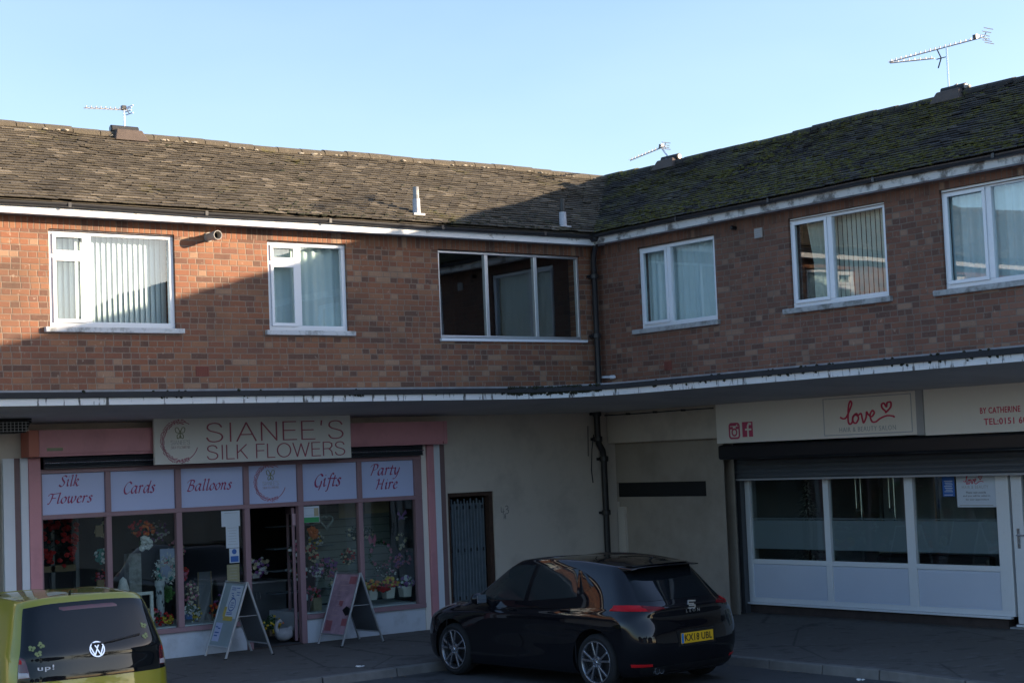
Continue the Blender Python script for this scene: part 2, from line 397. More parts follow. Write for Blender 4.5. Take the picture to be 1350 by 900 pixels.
# ================================================================== walls with real openings
def wall_mb(fr, us, ue, z0, z1, ops, th=.28, d=0.0):
    ops = [(o[0], o[1], max(o[2], z0), min(o[3], z1)) for o in ops]
    b = MB(fr); U = sorted({us, ue} | {x for o in ops for x in o[:2]}); Z = sorted({z0, z1} | {x for o in ops for x in o[2:]})
    for a, c in zip(U, U[1:]):
        for e, f in zip(Z, Z[1:]):
            if any(o[0] <= a and c <= o[1] and o[2] <= e and f <= o[3] for o in ops): continue
            b.quad([(a, d, e), (c, d, e), (c, d, f), (a, d, f)]); b.quad([(a, d - th, e), (c, d - th, e), (c, d - th, f), (a, d - th, f)])
    for o in ops:
        u0, u1, e, f = o
        for q in ([(u0, e), (u0, f)], [(u1, e), (u1, f)], [(u0, e), (u1, e)], [(u0, f), (u1, f)]):
            b.quad([(q[0][0], d, q[0][1]), (q[1][0], d, q[1][1]), (q[1][0], d - th, q[1][1]), (q[0][0], d - th, q[0][1])])
    return b

EAVE_OH, EZ, PIT = .30, 5.63, .535
RIDGE_H = EZ + PIT * 2.6            # 7.02
LEFT_OPS = [(8.11, 9.78, 4.12, 5.32), (11.12, 12.34, 4.12, 5.315), (13.86, 16.46, 4.04, 5.31)]
RIGHT_OPS = [(-18.91, -17.29, 4.13, 5.335), (-15.87, -14.21, 4.15, 5.35), (-13.34, -11.70, 4.14, 5.36), (-9.4, -7.8, 4.14, 5.35), (-5.4, -3.8, 4.14, 5.35)]
LEFT_FAR = [(3.2, 4.9, 4.12, 5.32), (-1.4, .3, 4.12, 5.32), (-5.6, -3.9, 4.12, 5.32)]

left = thing('shop_building', (4, YL, 0), 'long brown brick wing with sunlit tiled roof, flats above the flower shop', 'building', 'wings of the shopping parade')
right = thing('shop_building', (XR, 8, 0), 'shaded brick wing with mossy green tiled roof, flats above the hair salon', 'building', 'wings of the shopping parade')

wall_mb(LW, -8, XR, 3.0, 5.30, LEFT_OPS + LEFT_FAR).build('wall', m['brick_l'], left)
wall_mb(LW, -8, XR, 5.302, 5.62, [(o[0], o[1], 5.30, o[3]) for o in LEFT_OPS + LEFT_FAR]).build('brick_header', m['soldier_l'], left)
wall_mb(RW, -YL, 2, 3.0, 5.32, RIGHT_OPS).build('wall', m['brick_r'], right)
wall_mb(RW, -YL, 2, 5.322, 5.66, [(o[0], o[1], 5.32, o[3]) for o in RIGHT_OPS]).build('brick_header', m['soldier_r'], right)

# interiors, back and end walls
b = MB(); b.box(-8, XR + 4.6, 24.2, 24.45, 0, 5.6); b.box(-8.25, -8, YL, 24.45, 0, 5.6)
b.box(-8, XR + 4.4, YL + .3, 24.2, 3.02, 3.12); b.box(-8, XR, YL + .3, 24.2, 5.55, 5.60)
for x in (2.2, 7.3, 10.4, 13.1, 17.2): b.box(x, x + .1, YL + .3, 24.2, 3.12, 5.55)
b.build('inner_walls', m['room'], left)
b = MB(); b.box(21.15, 21.4, -2, 24.2, 0, 5.6); b.box(XR, 21.15, -2.25, -2, 0, 5.6)
b.box(XR + .3, 21.15, -2, YL + .2, 3.02, 3.12); b.box(XR + .3, 21.15, -2, YL + .2, 5.57, 5.62)
for y in (10.4, 13.8, 16.6): b.box(XR + .3, 21.1, y, y + .1, 3.12, 5.55)
b.build('inner_walls', m['room'], right)

# ---- roofs
def rz(dist): return EZ + PIT * dist          # dist from the eave line, horizontally
def sag(u): return .012 * math.sin(u * .9) + .010 * math.sin(u * 2.3 + 1)
def base_roof(side):
    b = MB(); e = -.03; B = RIDGE_H - PIT * 2.75
    if side == 'L':
        b.add([(-8.3, YL - .3, EZ + e), (16.5, YL - .3, EZ + e), (19.1, 22.15, RIDGE_H + e), (-8.3, 22.15, RIDGE_H + e)], [(0, 1, 2, 3)])
        b.add([(-8.3, 24.9, B), (21.85, 24.9, B), (19.1, 22.15, RIDGE_H + e), (-8.3, 22.15, RIDGE_H + e)], [(0, 1, 2, 3)])
        b.add([(-8.25, YL, 5.55), (-8.25, 24.45, 5.55), (-8.25, 22.15, RIDGE_H - .05)], [(0, 1, 2)])
    else:
        b.add([(XR - .3, -2.3, EZ + e), (XR - .3, 19.55, EZ + e), (19.1, 22.15, RIDGE_H + e), (19.1, -2.3, RIDGE_H + e)], [(0, 1, 2, 3)])
        b.add([(21.85, -2.3, B), (21.85, 24.9, B), (19.1, 22.15, RIDGE_H + e), (19.1, -2.3, RIDGE_H + e)], [(0, 1, 2, 3)])
        b.add([(XR, -2.25, 5.55), (21.4, -2.25, 5.55), (19.1, -2.25, RIDGE_H - .05)], [(0, 1, 2)])
    return b
def tiles(side, ulo, uhi):
    """u = x (left) or y (right); rows of individually laid tiles from the eave to the ridge"""
    b = MB(); tint = []; rnd = random.Random(5 if side == 'L' else 9)
    rows, W_, L_, T_ = 29, .165, .16, .013
    sl = math.hypot(2.6, 2.6 * PIT); g = sl / rows; cs, sn = 2.6 / sl, 2.6 * PIT / sl
    for r in range(rows):
        s0 = r * g; lim = (XR - .3 if side == 'L' else YL - .3) + s0 * cs + .06
        u = ulo + (.5 * W_ if r % 2 else 0) + rnd.uniform(-.01, .01)
        rowj = rnd.uniform(-.006, .006)
        while u < min(uhi, lim):
            t0 = rnd.random() ** 1.1 * .85 + noise.noise(V((u * .8, r * .25, 3 if side == 'L' else 7))) * .35 + .12
            js = rnd.gauss(0, .0055) + rowj; lift = abs(rnd.gauss(0, .005)); ww = W_ - .003; tw = rnd.gauss(0, .0028)
            if rnd.random() < .02: js -= .03
            c = []
            for h in (0, 1):                     # bottom / top surface
                for (ss, kk) in ((s0 + js, 0), (s0 + L_, 1)):
                    for uu in (0, ww):
                        s_ = ss + (tw if uu else -tw) * (1 - kk)
                        # tail of the tile rests on the course below, its head lies on the deck
                        n_ = (.033 + lift * .8 if kk == 0 else .004) + h * T_ + (tw * .6 if uu else 0)
                        if s_ > sl: s_ = sl
                        hd = s_ * cs - n_ * sn; z = EZ + s_ * sn + n_ * cs + sag(u + uu) * (s_ / sl) - .028
                        c.append(V((u + uu, YL - .3 + hd, z)) if side == 'L' else V((XR - .3 + hd, u + uu, z)))
            b.hexa(c); tint += [max(0, min(1, t0))] * 6
            u += W_
    return b, tint
def mossbits(side, n, ulo, uhi, dens):
    b = MB(); rnd = random.Random(3)
    for _ in range(n):
        u = rnd.uniform(ulo, uhi); s = rnd.random() ** (1.9 if side == 'L' else 1.15) * 2.5
        if side == 'L' and s > .35 and rnd.random() > .25: continue
        if s < .5 or noise.noise(V((u * .55, s * 1.1, 2))) > dens:
            if (u > 16.3 + s if side == 'L' else u > 19.4 + s): continue
            z = EZ + PIT * s + .005
            r = rnd.uniform(.014, .040) if s > .4 else rnd.uniform(.012, .036)
            q = (u, YL - .3 + s, z) if side == 'L' else (XR - .3 + s, u, z)
            b.blob(q, r, (1.5, 1.5, .55), 5, .3)
    return b
for side, root, lo in (('L', left, 2.5), ('R', right, 6.5)):
    mt = m['tile_l' if side == 'L' else 'tile_r']
    base = base_roof(side).build('roof', mt, root, tint=[.4] * 3)
    tb, tint = tiles(side, lo, 30); tb.build('roof_tiles', mt, base, recalc=False, tint=tint)
    far = MB()                                     # plain courses beyond the frame
    for r in range(29):
        s0 = r * .0898; a0 = -8.3 if side == 'L' else -2.3
        z = EZ + PIT * s0
        if side == 'L': far.box(a0, lo - .01, YL - .3 + s0, YL - .3 + s0 + .095, z - .04, z + .022)
        else: far.box(XR - .3 + s0, XR - .3 + s0 + .095, a0, lo - .01, z - .04, z + .022)
    far.build('roof_courses', mt, base, tint=[.5] * len(far.f))
    tag(mossbits(side, 900 if side == 'L' else 3600, 10.5 if side == 'L' else 7, 19, .16).build('moss', m['mossd'] if side == 'L' else m['moss'], base, smooth=True), kind='stuff')
    # ridge tiles bedded in mortar
    rt, mo = MB(), MB(); rnd = random.Random(8); u = -8.2 if side == 'L' else -2.2; end = 19.2 if side == 'L' else 22.2
    while u < end:
        L = .40; z = RIDGE_H + sag(u) - .005 + rnd.uniform(-.006, .006); r = .085
        pts = []
        for uu in (u, u + L - .012):
            for k in range(7):
                a = math.pi * (-.08 + 1.16 * k / 6); o_ = r * 1.25 * math.cos(a); h = r * .95 * math.sin(a) - .012
                pts.append((uu, 22.15 + o_, z + h) if side == 'L' else (19.1 + o_, uu, z + h))
        rt.add(pts, [(k, k + 1, k + 8, k + 7) for k in range(6)] + [tuple(range(7)), tuple(range(13, 6, -1))])
        for k in range(3):
            q = u + rnd.random() * L; o_ = rnd.choice((-1, 1)) * .10
            mo.blob((q, 22.15 + o_, z - .02) if side == 'L' else (19.1 + o_, q, z - .02), rnd.uniform(.018, .034), (1.8, 1.2, .6) if side == 'L' else (1.2, 1.8, .6), 5, .3)
        u += L
    rt.build('ridge', mt, base, tint=[.55 if side == 'L' else .35] * len(rt.f)); tag(mo.build('ridge_mortar', m['mortar'] if side == 'L' else m['felt'], base), kind='stuff')

# fascia boards and eaves gutters
b = MB(LW); b.box(-8.2, XR - .2, .20, .225, 5.452, 5.542); fa = b.build('fascia_board', m['fascia'], left)
b = MB(LW); b.box(-8.2, XR, 0.003, .20, 5.47, 5.49); b.build('soffit', m['sillw'], left)
b = MB(RW); b.box(-(YL - .2), 2.2, .20, .225, 5.462, 5.565); b.build('fascia_board', m['fascia_d'], right)
b = MB(RW); b.box(-(YL - .2), 2.2, 0.003, .20, 5.48, 5.50); b.build('soffit', m['sillw'], right)
def gutter(root, fr, u0, u1, d0, z, step, name='gutter', r=.042):
    g = MB(fr); n = 10; k = max(1, int((u1 - u0) / step)); vs = []
    for i in range(k + 1):
        u = u0 + (u1 - u0) * i / k; dz = .006 * math.sin(u * 1.7)
        for j in range(n + 1):
            a = math.pi + math.pi * j / n
            vs.append(fr.p(u, d0 + r + r * math.cos(a), z + dz + r * 1.15 * math.sin(a)))
        for j in range(n, -1, -1):
            a = math.pi + math.pi * j / n
            vs.append(fr.p(u, d0 + r + (r - .004) * math.cos(a), z + dz + (r * 1.15 - .004) * math.sin(a)))
    w = 2 * (n + 1)
    g.add(vs, [(i * w + j, i * w + (j + 1) % w, (i + 1) * w + (j + 1) % w, (i + 1) * w + j) for i in range(k) for j in range(w)])
    for i in range(0, k + 1, 2):
        u = u0 + (u1 - u0) * i / k; g.box(u - .012, u + .012, d0 - .002, d0 + 2 * r + .006, z - .006, z + .012); g.box(u - .02, u + .02, d0 + 2 * r, d0 + 2 * r + .007, z - .045, z + .008)
    return g.build(name, m['gutter'], root)
gutter(left, LW, -8.2, XR - .31, .226, 5.588, .9)
gutter(right, RW, -(YL - .31), 2.2, .226, 5.608, .9)

# ---- windows
def window(fr, root, o, sill, cols, thin=False, transom=None, curtain='net', mat='sill', sub=(1, 1)):
    u0, u1, z0, z1 = o; fw = .045 if thin else .065; d0 = -.10; F = MB(fr); z0f = z0 + .003
    m1 = MB(fr); f0, f1 = d0, d0 + .065
    F.box(u0, u1, f0, f1, z1 - fw, z1 - .002); F.box(u0, u1, f0, f1, z0f, z0f + fw)
    F.box(u0 + .002, u0 + fw, f0, f1, z0f + fw, z1 - fw); F.box(u1 - fw, u1 - .002, f0, f1, z0f + fw, z1 - fw)
    for c in cols: F.box(c[0], c[1], f0, f1 + .002, z0f + fw, z1 - fw)
    if transom: F.box(u0 + fw, cols[0][0], f0, f1 + .001, transom - .025, transom + .04)
    w = F.build('window_frame', m['alu'] if thin else m['upvc'], root, bevel=.006)
    # opening sashes proud of the frame
    if not thin:
        S = MB(fr); parts = []
        a, c = (u0 + fw - .012, cols[0][0] + .012)
        if transom: parts = [(a, c, transom + .028, z1 - fw + .012), (a, c, z0f + fw - .012, transom - .014)]
        else: parts = [(a, c, z0f + fw - .012, z1 - fw + .012)]
        for (a, c, e, g) in parts:
            k = .045; S.box(a, c, f1 + .003, f1 + .02, e, e + k); S.box(a, c, f1 + .003, f1 + .02, g - k, g); S.box(a, a + k, f1 + .003, f1 + .02, e + k, g - k); S.box(c - k, c, f1 + .003, f1 + .02, e + k, g - k)
        S.build('sash', m['upvc'], w, bevel=.005)
    G = MB(fr); G.box(u0 + .02, u1 - .02, d0 + .025, d0 + .031, z0f + .02, z1 - .02); G.build('pane', m['glass'], w)
    if sill:
        s0, s1, a, c, dd = sill; s = MB(fr); s.box(s0, s1, -.02, dd, a, c); s.build('sill', m[mat], w, bevel=.008)
    # hangings
    if curtain:
        C = MB(fr)
        if curtain == 'blind':
            u = u0 + .05
            while u < u1 - .05:
                tw = .035; C.add([fr.p(u, -.20, z0 + .06), fr.p(u + .085, -.20 - tw, z0 + .06), fr.p(u + .085, -.20 - tw, z1 - .05), fr.p(u, -.20, z1 - .05)], [(0, 1, 2, 3)]); u += .072
            C.build('vertical_blind', m['blind'], w, recalc=False)
        elif curtain == 'slats':
            u = u0 + .62
            while u < u1 - .05:
                C.add([fr.p(u, -.20, z0 + .06), fr.p(u + .058, -.21, z0 + .06), fr.p(u + .058, -.21, z1 - .05), fr.p(u, -.20, z1 - .05)], [(0, 1, 2, 3)]); u += .080
            C.build('vertical_blind', m['net2'], w, recalc=False)
            C = MB(fr); N = 30
            vs = [fr.p((u0 + .18 + (.30 if z > z0 + .5 else .42) * 0 + i / N * (.36 if z > z0 + .6 else .26)) + (.0 if z > z0 + .6 else .10), -.17 + .02 * math.sin(i * 1.1), z) for z in (z0 + .05, z0 + .6, z1 - .06) for i in range(N + 1)]
            C.add(vs, [(r * (N + 1) + i, r * (N + 1) + i + 1, (r + 1) * (N + 1) + i + 1, (r + 1) * (N + 1) + i) for r in range(2) for i in range(N)])
            C.build('curtain', m['net2'], w, smooth=True, recalc=False)
        else:
            N = int((u1 - u0) * 60); vs = []; rn = random.Random(int(u0 * 100))
            ph = [rn.uniform(0, 6) for _ in range(4)]
            for z in (z0 + .02, z1 - .03):
                for i in range(N + 1):
                    u = u0 + .03 + (u1 - u0 - .06) * i / N
                    vs.append(fr.p(u, -.17 + .016 * math.sin(u * 48 + ph[0] + .8 * math.sin(u * 7)) + .012 * math.sin(u * 19 + ph[1]), z))
            C.add(vs, [(i, i + 1, N + 2 + i, N + 1 + i) for i in range(N)])
            C.build('net_curtain', m['net'], w, smooth=True, recalc=False)
    return w
L1, L2, L3 = LEFT_OPS
window(LW, left, L1, (8.03, 9.87, 4.055, 4.118, .06), [(8.575, 8.665)], transom=4.99, curtain='blind', mat='sillw')
window(LW, left, L2, (11.05, 12.42, 4.055, 4.118, .06), [(11.55, 11.64)], transom=5.02, curtain='net', mat='sillw')
window(LW, left, L3, (13.84, 16.52, 4.0, 4.038, .05), [(14.70, 14.76), (15.60, 15.66)], thin=True, curtain=None, mat='upvc')
for o in LEFT_FAR: window(LW, left, o, (o[0] - .08, o[1] + .08, 4.055, 4.118, .06), [(o[0] + .46, o[0] + .55)], transom=4.99, curtain='blind', mat='sillw')
R1, R2, R3, R4, R5 = RIGHT_OPS
window(RW, right, R1, (-19.05, -17.24, 4.06, 4.128, .06), [(-18.32, -18.24)], curtain='net')
window(RW, right, R2, (-16.0, -14.15, 4.08, 4.148, .06), [(-15.22, -15.13)], curtain='slats')
window(RW, right, R3, (-13.48, -11.6, 4.07, 4.138, .06), [(-12.70, -12.61)], curtain='net')
for o in (R4, R5): window(RW, right, o, (o[0] - .1, o[1] + .1, 4.07, 4.138, .06), [(o[0] + .6, o[0] + .69)], curtain='net')

# air bricks
b = MB(LW)
for i in range(7):
    b.box(10.035 + i * .027, 10.046 + i * .027, .002, .010, 3.515, 3.64)
for j in range(5): b.box(10.03, 10.215, .0, .006, 3.515 + j * .029, 3.523 + j * .029)
b.box(10.03, 10.215, -.01, .003, 3.512, 3.643); b.build('air_brick', m['terracotta'], left)
b = MB(RW); b.box(-18.44, -18.28, -.01, .003, 3.49, 3.62)
for i in range(6): b.box(-18.435 + i * .027, -18.422 + i * .027, .002, .010, 3.49, 3.62)
b.build('air_brick', m['terracotta'], right)

# ---- lower walls (behind the canopy), with openings for the shops
HZ = 2.965
w = wall_mb(LW, -8, 17.0, 0.0 - .1, HZ, [(7.93, 13.43, -.1, 2.55), (13.873, 14.67, -.1, 1.858), (6.2, 7.46, -.1, 2.5)], th=.2)
w.build('rendered_wall', m['render'], left)
b = MB(LW); b.box(7.3, 13.6, -3.6, -3.5, 0, 2.9); b.box(7.25, 7.35, -3.6, -.2, 0, 2.9); b.box(13.6, 13.7, -3.6, -.2, 0, 2.9); b.box(7.3, 13.6, -3.5, -.2, 2.6, 2.7); b.box(7.3, 13.6, -3.5, -.01, -.05, .02)
b.box(5.9, 7.2, -1.2, -1.1, 0, 2.6); b.box(13.7, 14.9, -1.0, -.9, 0, 2.2)
b.build('shop_interior', m['room'], left)
# recessed wall and the beam over it
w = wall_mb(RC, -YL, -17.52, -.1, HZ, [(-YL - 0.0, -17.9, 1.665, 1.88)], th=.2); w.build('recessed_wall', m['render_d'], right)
b = MB(RC); b.box(-YL + .003, -17.9, -.06, -.04, 1.665, 1.88); b.build('slot_panel', m['blackm'], right)
b = MB(RW); b.box(-YL + .02, -17.42, -.10, -.04, 2.48, HZ); b.build('beam', m['render'], right)
b = MB(RC); b.box(-19.79, -19.64, .003, .05, -.1, 1.52); b.build('pilaster', m['render'], right)
b = MB(RC); b.box(-YL + .003, -19.80, .003, .012, -.1, 1.60); b.build('rendered_panel', m['render'], right)

# salon side walls / room
b = MB(SH); b.box(-17.98, -17.71, -.3, .02, -.1, 2.175); b.build('pilaster', m['white'], right)
b = MB(SH); b.box(-17.98, 2, -3.4, -3.3, 0, 2.9); b.box(-18.1, -17.98, -3.3, -.02, 0, 2.9); b.box(-17.98, -11.2, -3.3, -.02, 2.65, 2.75); b.box(-17.98, -11.2, -3.3, -.02, -.05, .02); b.box(-11.3, -11.2, -3.3, -.02, 0, 2.65)
b.build('shop_interior', m['sroom'], right)
b = MB(SH); b.box(-17.70, -13.22, -.12, 0, -.1, .145); b.build('brick_plinth', m['plinth'], right)
b = MB(SH); b.box(-11.3, 2, -.2, 0, -.1, 2.9); b.build('rendered_wall', m['render'], right)

# ================================================================== canopy
def canopy():
    EY, EX, r = 17.85, 14.63, 1.15
    e = [(-8, EY)] + [(x, EY) for x in range(-4, 13, 2)]
    cx, cy = EX - r, EY - r          # concave inner corner rounded off
    arc = []
    for k in range(15):
        a = math.pi / 2 * k / 14; arc.append((cx + r * math.sin(a), cy + r * math.cos(a)))
    path = e + arc + [(EX, y) for y in (14, 12)] + [(EX - .05, 9), (EX - .1, 6), (EX - .1, 2), (EX - .1, -2)]
    # matching points at the wall
    wall = [(x, YL - .003) for x, _ in e] + [None] * 15 + [(XR - .003, y) for y in (14, 12, 9, 6, 2, -2)]
    for k in range(15):
        i = len(e) + k; f = k / 14
        wall[i] = (e[-1][0] + 1 + (XR - .003 - e[-1][0] - 1) * min(1, f * 2), YL - .003) if f <= .5 else (XR - .003, YL - .003 - (YL - 15.2) * (f - .5) * 2)
    mid = len(e) + 7
    c = thing('canopy', (14, 18, 3), 'long concrete canopy with white painted edge running over both shopfronts', 'canopy')
    def strip(fn, i0, i1, name, mat, sm=False):
        b = MB(); vs = []; K = None
        for i in range(i0, i1 + 1):
            pr = fn(i); K = len(pr); vs += pr
        b.add(vs, [(a * K + j, a * K + (j + 1) % K, (a + 1) * K + (j + 1) % K, (a + 1) * K + j) for a in range(i1 - i0) for j in range(K)] + [tuple(range(K)), tuple(range((i1 - i0) * K + K - 1, (i1 - i0) * K - 1, -1))])
        return b.build(name, mat, c, smooth=sm)
    def dirv(i):
        p, w_ = V((*path[i], 0)), V((*wall[i], 0)); a = V((*path[max(i - 1, 0)], 0)); b_ = V((*path[min(i + 1, len(path) - 1)], 0)); t = (b_ - a).normalized(); return V((t.y, -t.x, 0))
    def slab(i):
        p, w_ = V(path[i]), V(wall[i]); return [(p.x, p.y, 3.08), (w_.x, w_.y, 2.945), (w_.x, w_.y, 3.30), (p.x, p.y, 3.20)]
    def edge(i, d0, d1, z0, z1):
        p = V((*path[i], 0)); o = dirv(i); a, b_ = p + o * d0, p + o * d1; return [(a.x, a.y, z0), (b_.x, b_.y, z0), (b_.x, b_.y, z1), (a.x, a.y, z1)]
    n = len(path) - 1
    strip(slab, 0, n, 'slab', m['soffit'])
    strip(lambda i: edge(i, .002, .022, 3.078, 3.158), 0, n, 'painted_edge', m['slabedge'])
    strip(lambda i: edge(i, .0, .050, 3.160, 3.222), 0, n, 'felt_roll', m['felt'])
    strip(lambda i: edge(i, -.30, -.02, 3.224 , 3.246), 0, n, 'flashing', m['flash'])
    # grime and moss tufts on the edge
    b = MB(); rnd = random.Random(4)
    for _ in range(900):
        i = rnd.randint(0, n - 1); f = rnd.random(); p = V((*path[i], 0)).lerp(V((*path[i + 1], 0)), f); o = dirv(i)
        if p.x < 5 or p.y < 7: continue
        if noise.noise(V((p.x * .9, p.y * .9, 0))) < (.05 if p.x < 14 else -.1): continue
        top = rnd.random() < .4; z = 3.225 if top else 3.162 - abs(rnd.gauss(0, .012)); b.blob(p + o * (rnd.uniform(.02, .05) if top else .024) + V((0, 0, z)), rnd.uniform(.006, .019), (1.4, 1.4, 1.0), 5, .35)
    tag(b.build('moss', m['mossd'], c, smooth=True), kind='stuff')
    return c
canopy()

# ================================================================== pipes, vents, aerials
def pipe_thing():
    t = thing('downpipe', (16.66, 19.7, 0), 'black cast downpipe in the inner corner between the two wings', 'downpipe')
    b = MB(); b.tube([(16.60, 19.62, 5.56), (16.64, 19.70, 5.40), (16.66, 19.76, 5.28), (16.66, 19.76, 3.2)], .045, 12); b.build('upper_pipe', m['pipe'], t, smooth=True)
    b = MB(); b.tube([(16.60, 19.77, 2.98), (16.60, 19.77, 2.56), (16.62, 19.77, 2.47), (16.68, 19.77, 2.38), (16.70, 19.77, 2.28), (16.70, 19.77, -.02)], .048, 12); b.build('lower_pipe', m['pipe'], t, smooth=True)
    for z, x in ((5.0, 16.66), (4.1, 16.66), (3.35, 16.66), (2.93, 16.60), (2.55, 16.60), (2.25, 16.70), (1.45, 16.70), (.6, 16.70)):
        b = MB(); b.lathe((x, 19.765, z - .04), (0, 0, 1), [(.06, 0), (.066, .01), (.066, .07), (.056, .08)], 14); b.box(x - .085, x + .085, 19.80, 19.84, z - .02, z + .02); b.build('pipe_collar', m['pipe'], t, smooth=False)
    b = MB(); b.lathe((16.56, 19.60, 5.50), (0, 0, 1), [(.05, 0), (.085, .05), (.085, .14)], 14); b.build('hopper', m['pipe'], t)
    b = MB(); b.tube([(16.55, 19.8, 2.62), (16.51, 19.81, 2.4), (16.50, 19.83, 2.1), (16.52, 19.83, 1.9)], .008, 6); b.tube([(16.46, 19.82, 2.75), (16.45, 19.83, 2.3)], .006, 6); b.build('loose_wire', m['black'], t)
    s = MB(); s.tube([(16.74, 19.80, 3.475), (16.74, 19.56, 3.465)], .02, 10); s.lathe((16.74, 19.58, 3.465), (0, -1, 0), [(.027, 0), (.027, .09), (.02, .1)], 12)
    tag(s.build('overflow_pipe', m['white'], org=(16.74, 19.7, 3.47), smooth=True), 'short white overflow pipe low on the brick beside the corner downpipe', 'pipe')
pipe_thing()
b = MB(RW); b.tube([(-19.8, .02, 2.90), (-19.0, .02, 2.895), (-18.2, .02, 2.9), (-17.45, .02, 2.9)], .009, 6)
for u in (-19.3, -18.7, -18.1): b.box(u, u + .02, -.04, .035, 2.885, 2.915)
tag(b.build('cable', m['black'], org=(XR, 18.6, 2.9)), 'thin dark cable clipped along the cream beam under the canopy', 'cable')

# flue vent on the left wall
t = thing('wall_vent', (10.3, YL, 5.31), 'round grey flue pipe sticking out of sunlit brick between two windows', 'vent')
b = MB(); c0 = V((10.26, YL - .0, 5.31)); b.lathe(c0, (0, -1, -.02), [(.062, 0), (.062, .02), (.05, .022), (.05, .17), (.060, .172), (.060, .27), (.052, .27), (.050, .16)], 20, cap=False); b.build('flue', m['greybox'], t, smooth=False)
b = MB(); b.lathe(c0, (0, -1, -.02), [(.0, .16), (.05, .16)], 16, cap=False); b.build('flue_mouth', m['black'], t)
t = thing('wall_vent', (XR, 16.41, 5.23), 'small square beige vent on shaded brick between two salon side windows', 'vent')
b = MB(RW); b.box(-16.485, -16.335, .0, .025, 5.16, 5.30)
b.build('cover', m['greybox'], t, bevel=.008); b = MB(RW)
for k in range(4): b.box(-16.46, -16.36, .0255, .034, 5.175 + k * .03, 5.19 + k * .03)
b.build('louvre', m['sgrey'], t)
b = MB(RW); b.lathe(RW.p(-16.86, .02, 5.36), (-1, 0, 0), [(.03, -.02), (.03, .05), (.02, .07)], 10); tag(b.build('pipe_stub', m['black'], org=(XR, 16.86, 5.36)), 'tiny black pipe end under the shaded eaves near the square vent', 'pipe')

# roof soil pipes
def roof_pipe(x, y, h, label, topcol):
    z = EZ + PIT * (y - (YL - .3)) - .03
    t = thing('roof_vent_pipe', (x, y, z), label, 'vent pipe', 'vent pipes on the roof')
    b = MB(); b.lathe((x, y, z), (0, 0, 1), [(.055, 0), (.052, .24)], 14, cap=False); b.box(x - .09, x + .10, y - .07, y + .08, z + .0, z + .03); b.build('lead_sleeve', m['sleeve'], t)
    b = MB(); b.lathe((x, y, z + .24), (0, 0, 1), [(.042, -.02), (.042, h - .24), (.052, h - .235), (.052, h - .16), (.038, h - .16)] if False else [(.042, -.02), (.042, h - .24)], 14); b.build('pipe_top', topcol, t, smooth=False)
roof_pipe(13.53, 19.86, .41, 'short vent pipe with brown top on the sunlit part of the left roof', m['sill'])
roof_pipe(16.08, 19.74, .44, 'white sleeved vent pipe in roof shadow near the inner valley', m['gutter'])

# ridge terminals
def terminal(axis, c, label, L=.46):
    t = thing('ridge_vent', c, label, 'ridge vent', 'gas vents on the roof ridges'); b = MB(); x, y, z = c
    ax = V((1, 0, 0)) if axis == 'x' else V((0, 1, 0)); sd = V((0, 1, 0)) if axis == 'x' else V((1, 0, 0)); C = V(c)
    L *= .82
    vs = [C + ax * (a * (L / 2 + .07 * (1 - h))) + sd * (s_ * (.12 + .09 * (1 - h))) + V((0, 0, -.10 + .17 * h)) for h in (0, 1) for s_ in (-1, 1) for a in (-1, 1)]
    b.hexa(vs); b.build('mortar_base', m['ventbase'], t, bevel=.015)
    b = MB(); b.tube([C - ax * (L / 2 + .04) + V((0, 0, .085)), C + ax * (L / 2 - .02) + V((0, 0, .085))], .055, 12, raw=True); b.build('ridge_cap', m['felt'], t, smooth=False)
    b = MB(); b.tube([C - ax * (L / 2 + .042) + V((0, 0, .085)), C - ax * (L / 2 + .05) + V((0, 0, .085))], .04, 10, raw=True); b.build('opening', m['black'], t)
    return t
terminal('x', (10.22, 22.15, RIDGE_H + .01), 'low dark vent block on the left ridge at the foot of the aerial')
terminal('y', (19.1, 20.60, RIDGE_H + .01), 'small dark vent block on the mossy ridge under the small tilted aerial')
terminal('y', (19.1, 14.84, RIDGE_H + .02), 'dark vent block with pale mortar on the mossy ridge under the large aerial')
def aerial(name_label, base, top, boom, ticks, extra=None, thick=.014, refl=True):
    t = thing('tv_aerial', base, name_label, 'aerial', 'television aerials on the ridges')
    b = MB(); b.tube([base, top], thick, 8); b.tube([V(base) + V((0, 0, .02)), V(base) + V((-.08, .02, -.04))], thick * .8, 6); b.build('mast', m['silver'], t)
    for k, (p, q, n_) in enumerate(boom):
        p, q = V(p), V(q); b = MB(); b.tube([p, q], .008, 6)
        d = (q - p).normalized(); s_ = d.cross(V((0, 0, 1))).normalized()
        for i in range(n_):
            c = p.lerp(q, (i + .5) / n_); b.tube([c - s_ * ticks, c + s_ * ticks + V((0, 0, .018))], .004, 4); b.box(c.x - .006, c.x + .006, c.y - .006, c.y + .006, c.z, c.z + .035)
        b.build('boom', m['sgrey'], t)
    if refl:
        p, q = V(boom[0][0]), V(boom[0][1]); d = (p - q).normalized(); s_ = d.cross(V((0, 0, 1))).normalized(); b = MB()
        for z in ((-.10, -.06, -.02, .02, .06, .10) if thick > .013 and extra else (-.05, -.015, .02, .055)): b.tube([p + V((0, 0, z)) + d * abs(z) * .8 - s_ * .10, p + V((0, 0, z)) + d * abs(z) * .8 + s_ * .10], .007, 4)
        b.tube([p + V((0, 0, -.055)) + d * .04, p, p + V((0, 0, .055)) + d * .04], .008, 4); b.build('reflector', m['silver'], t)
        b = MB(); b.box(q.x, q.x, q.y, q.y, q.z, q.z); c = p.lerp(q, .08); b = MB(); b.box(c.x - .03, c.x + .03, c.y - .03, c.y + .03, c.z, c.z + .06); b.build('dipole_box', m['black'], t)
    if extra: extra(t)
    return t
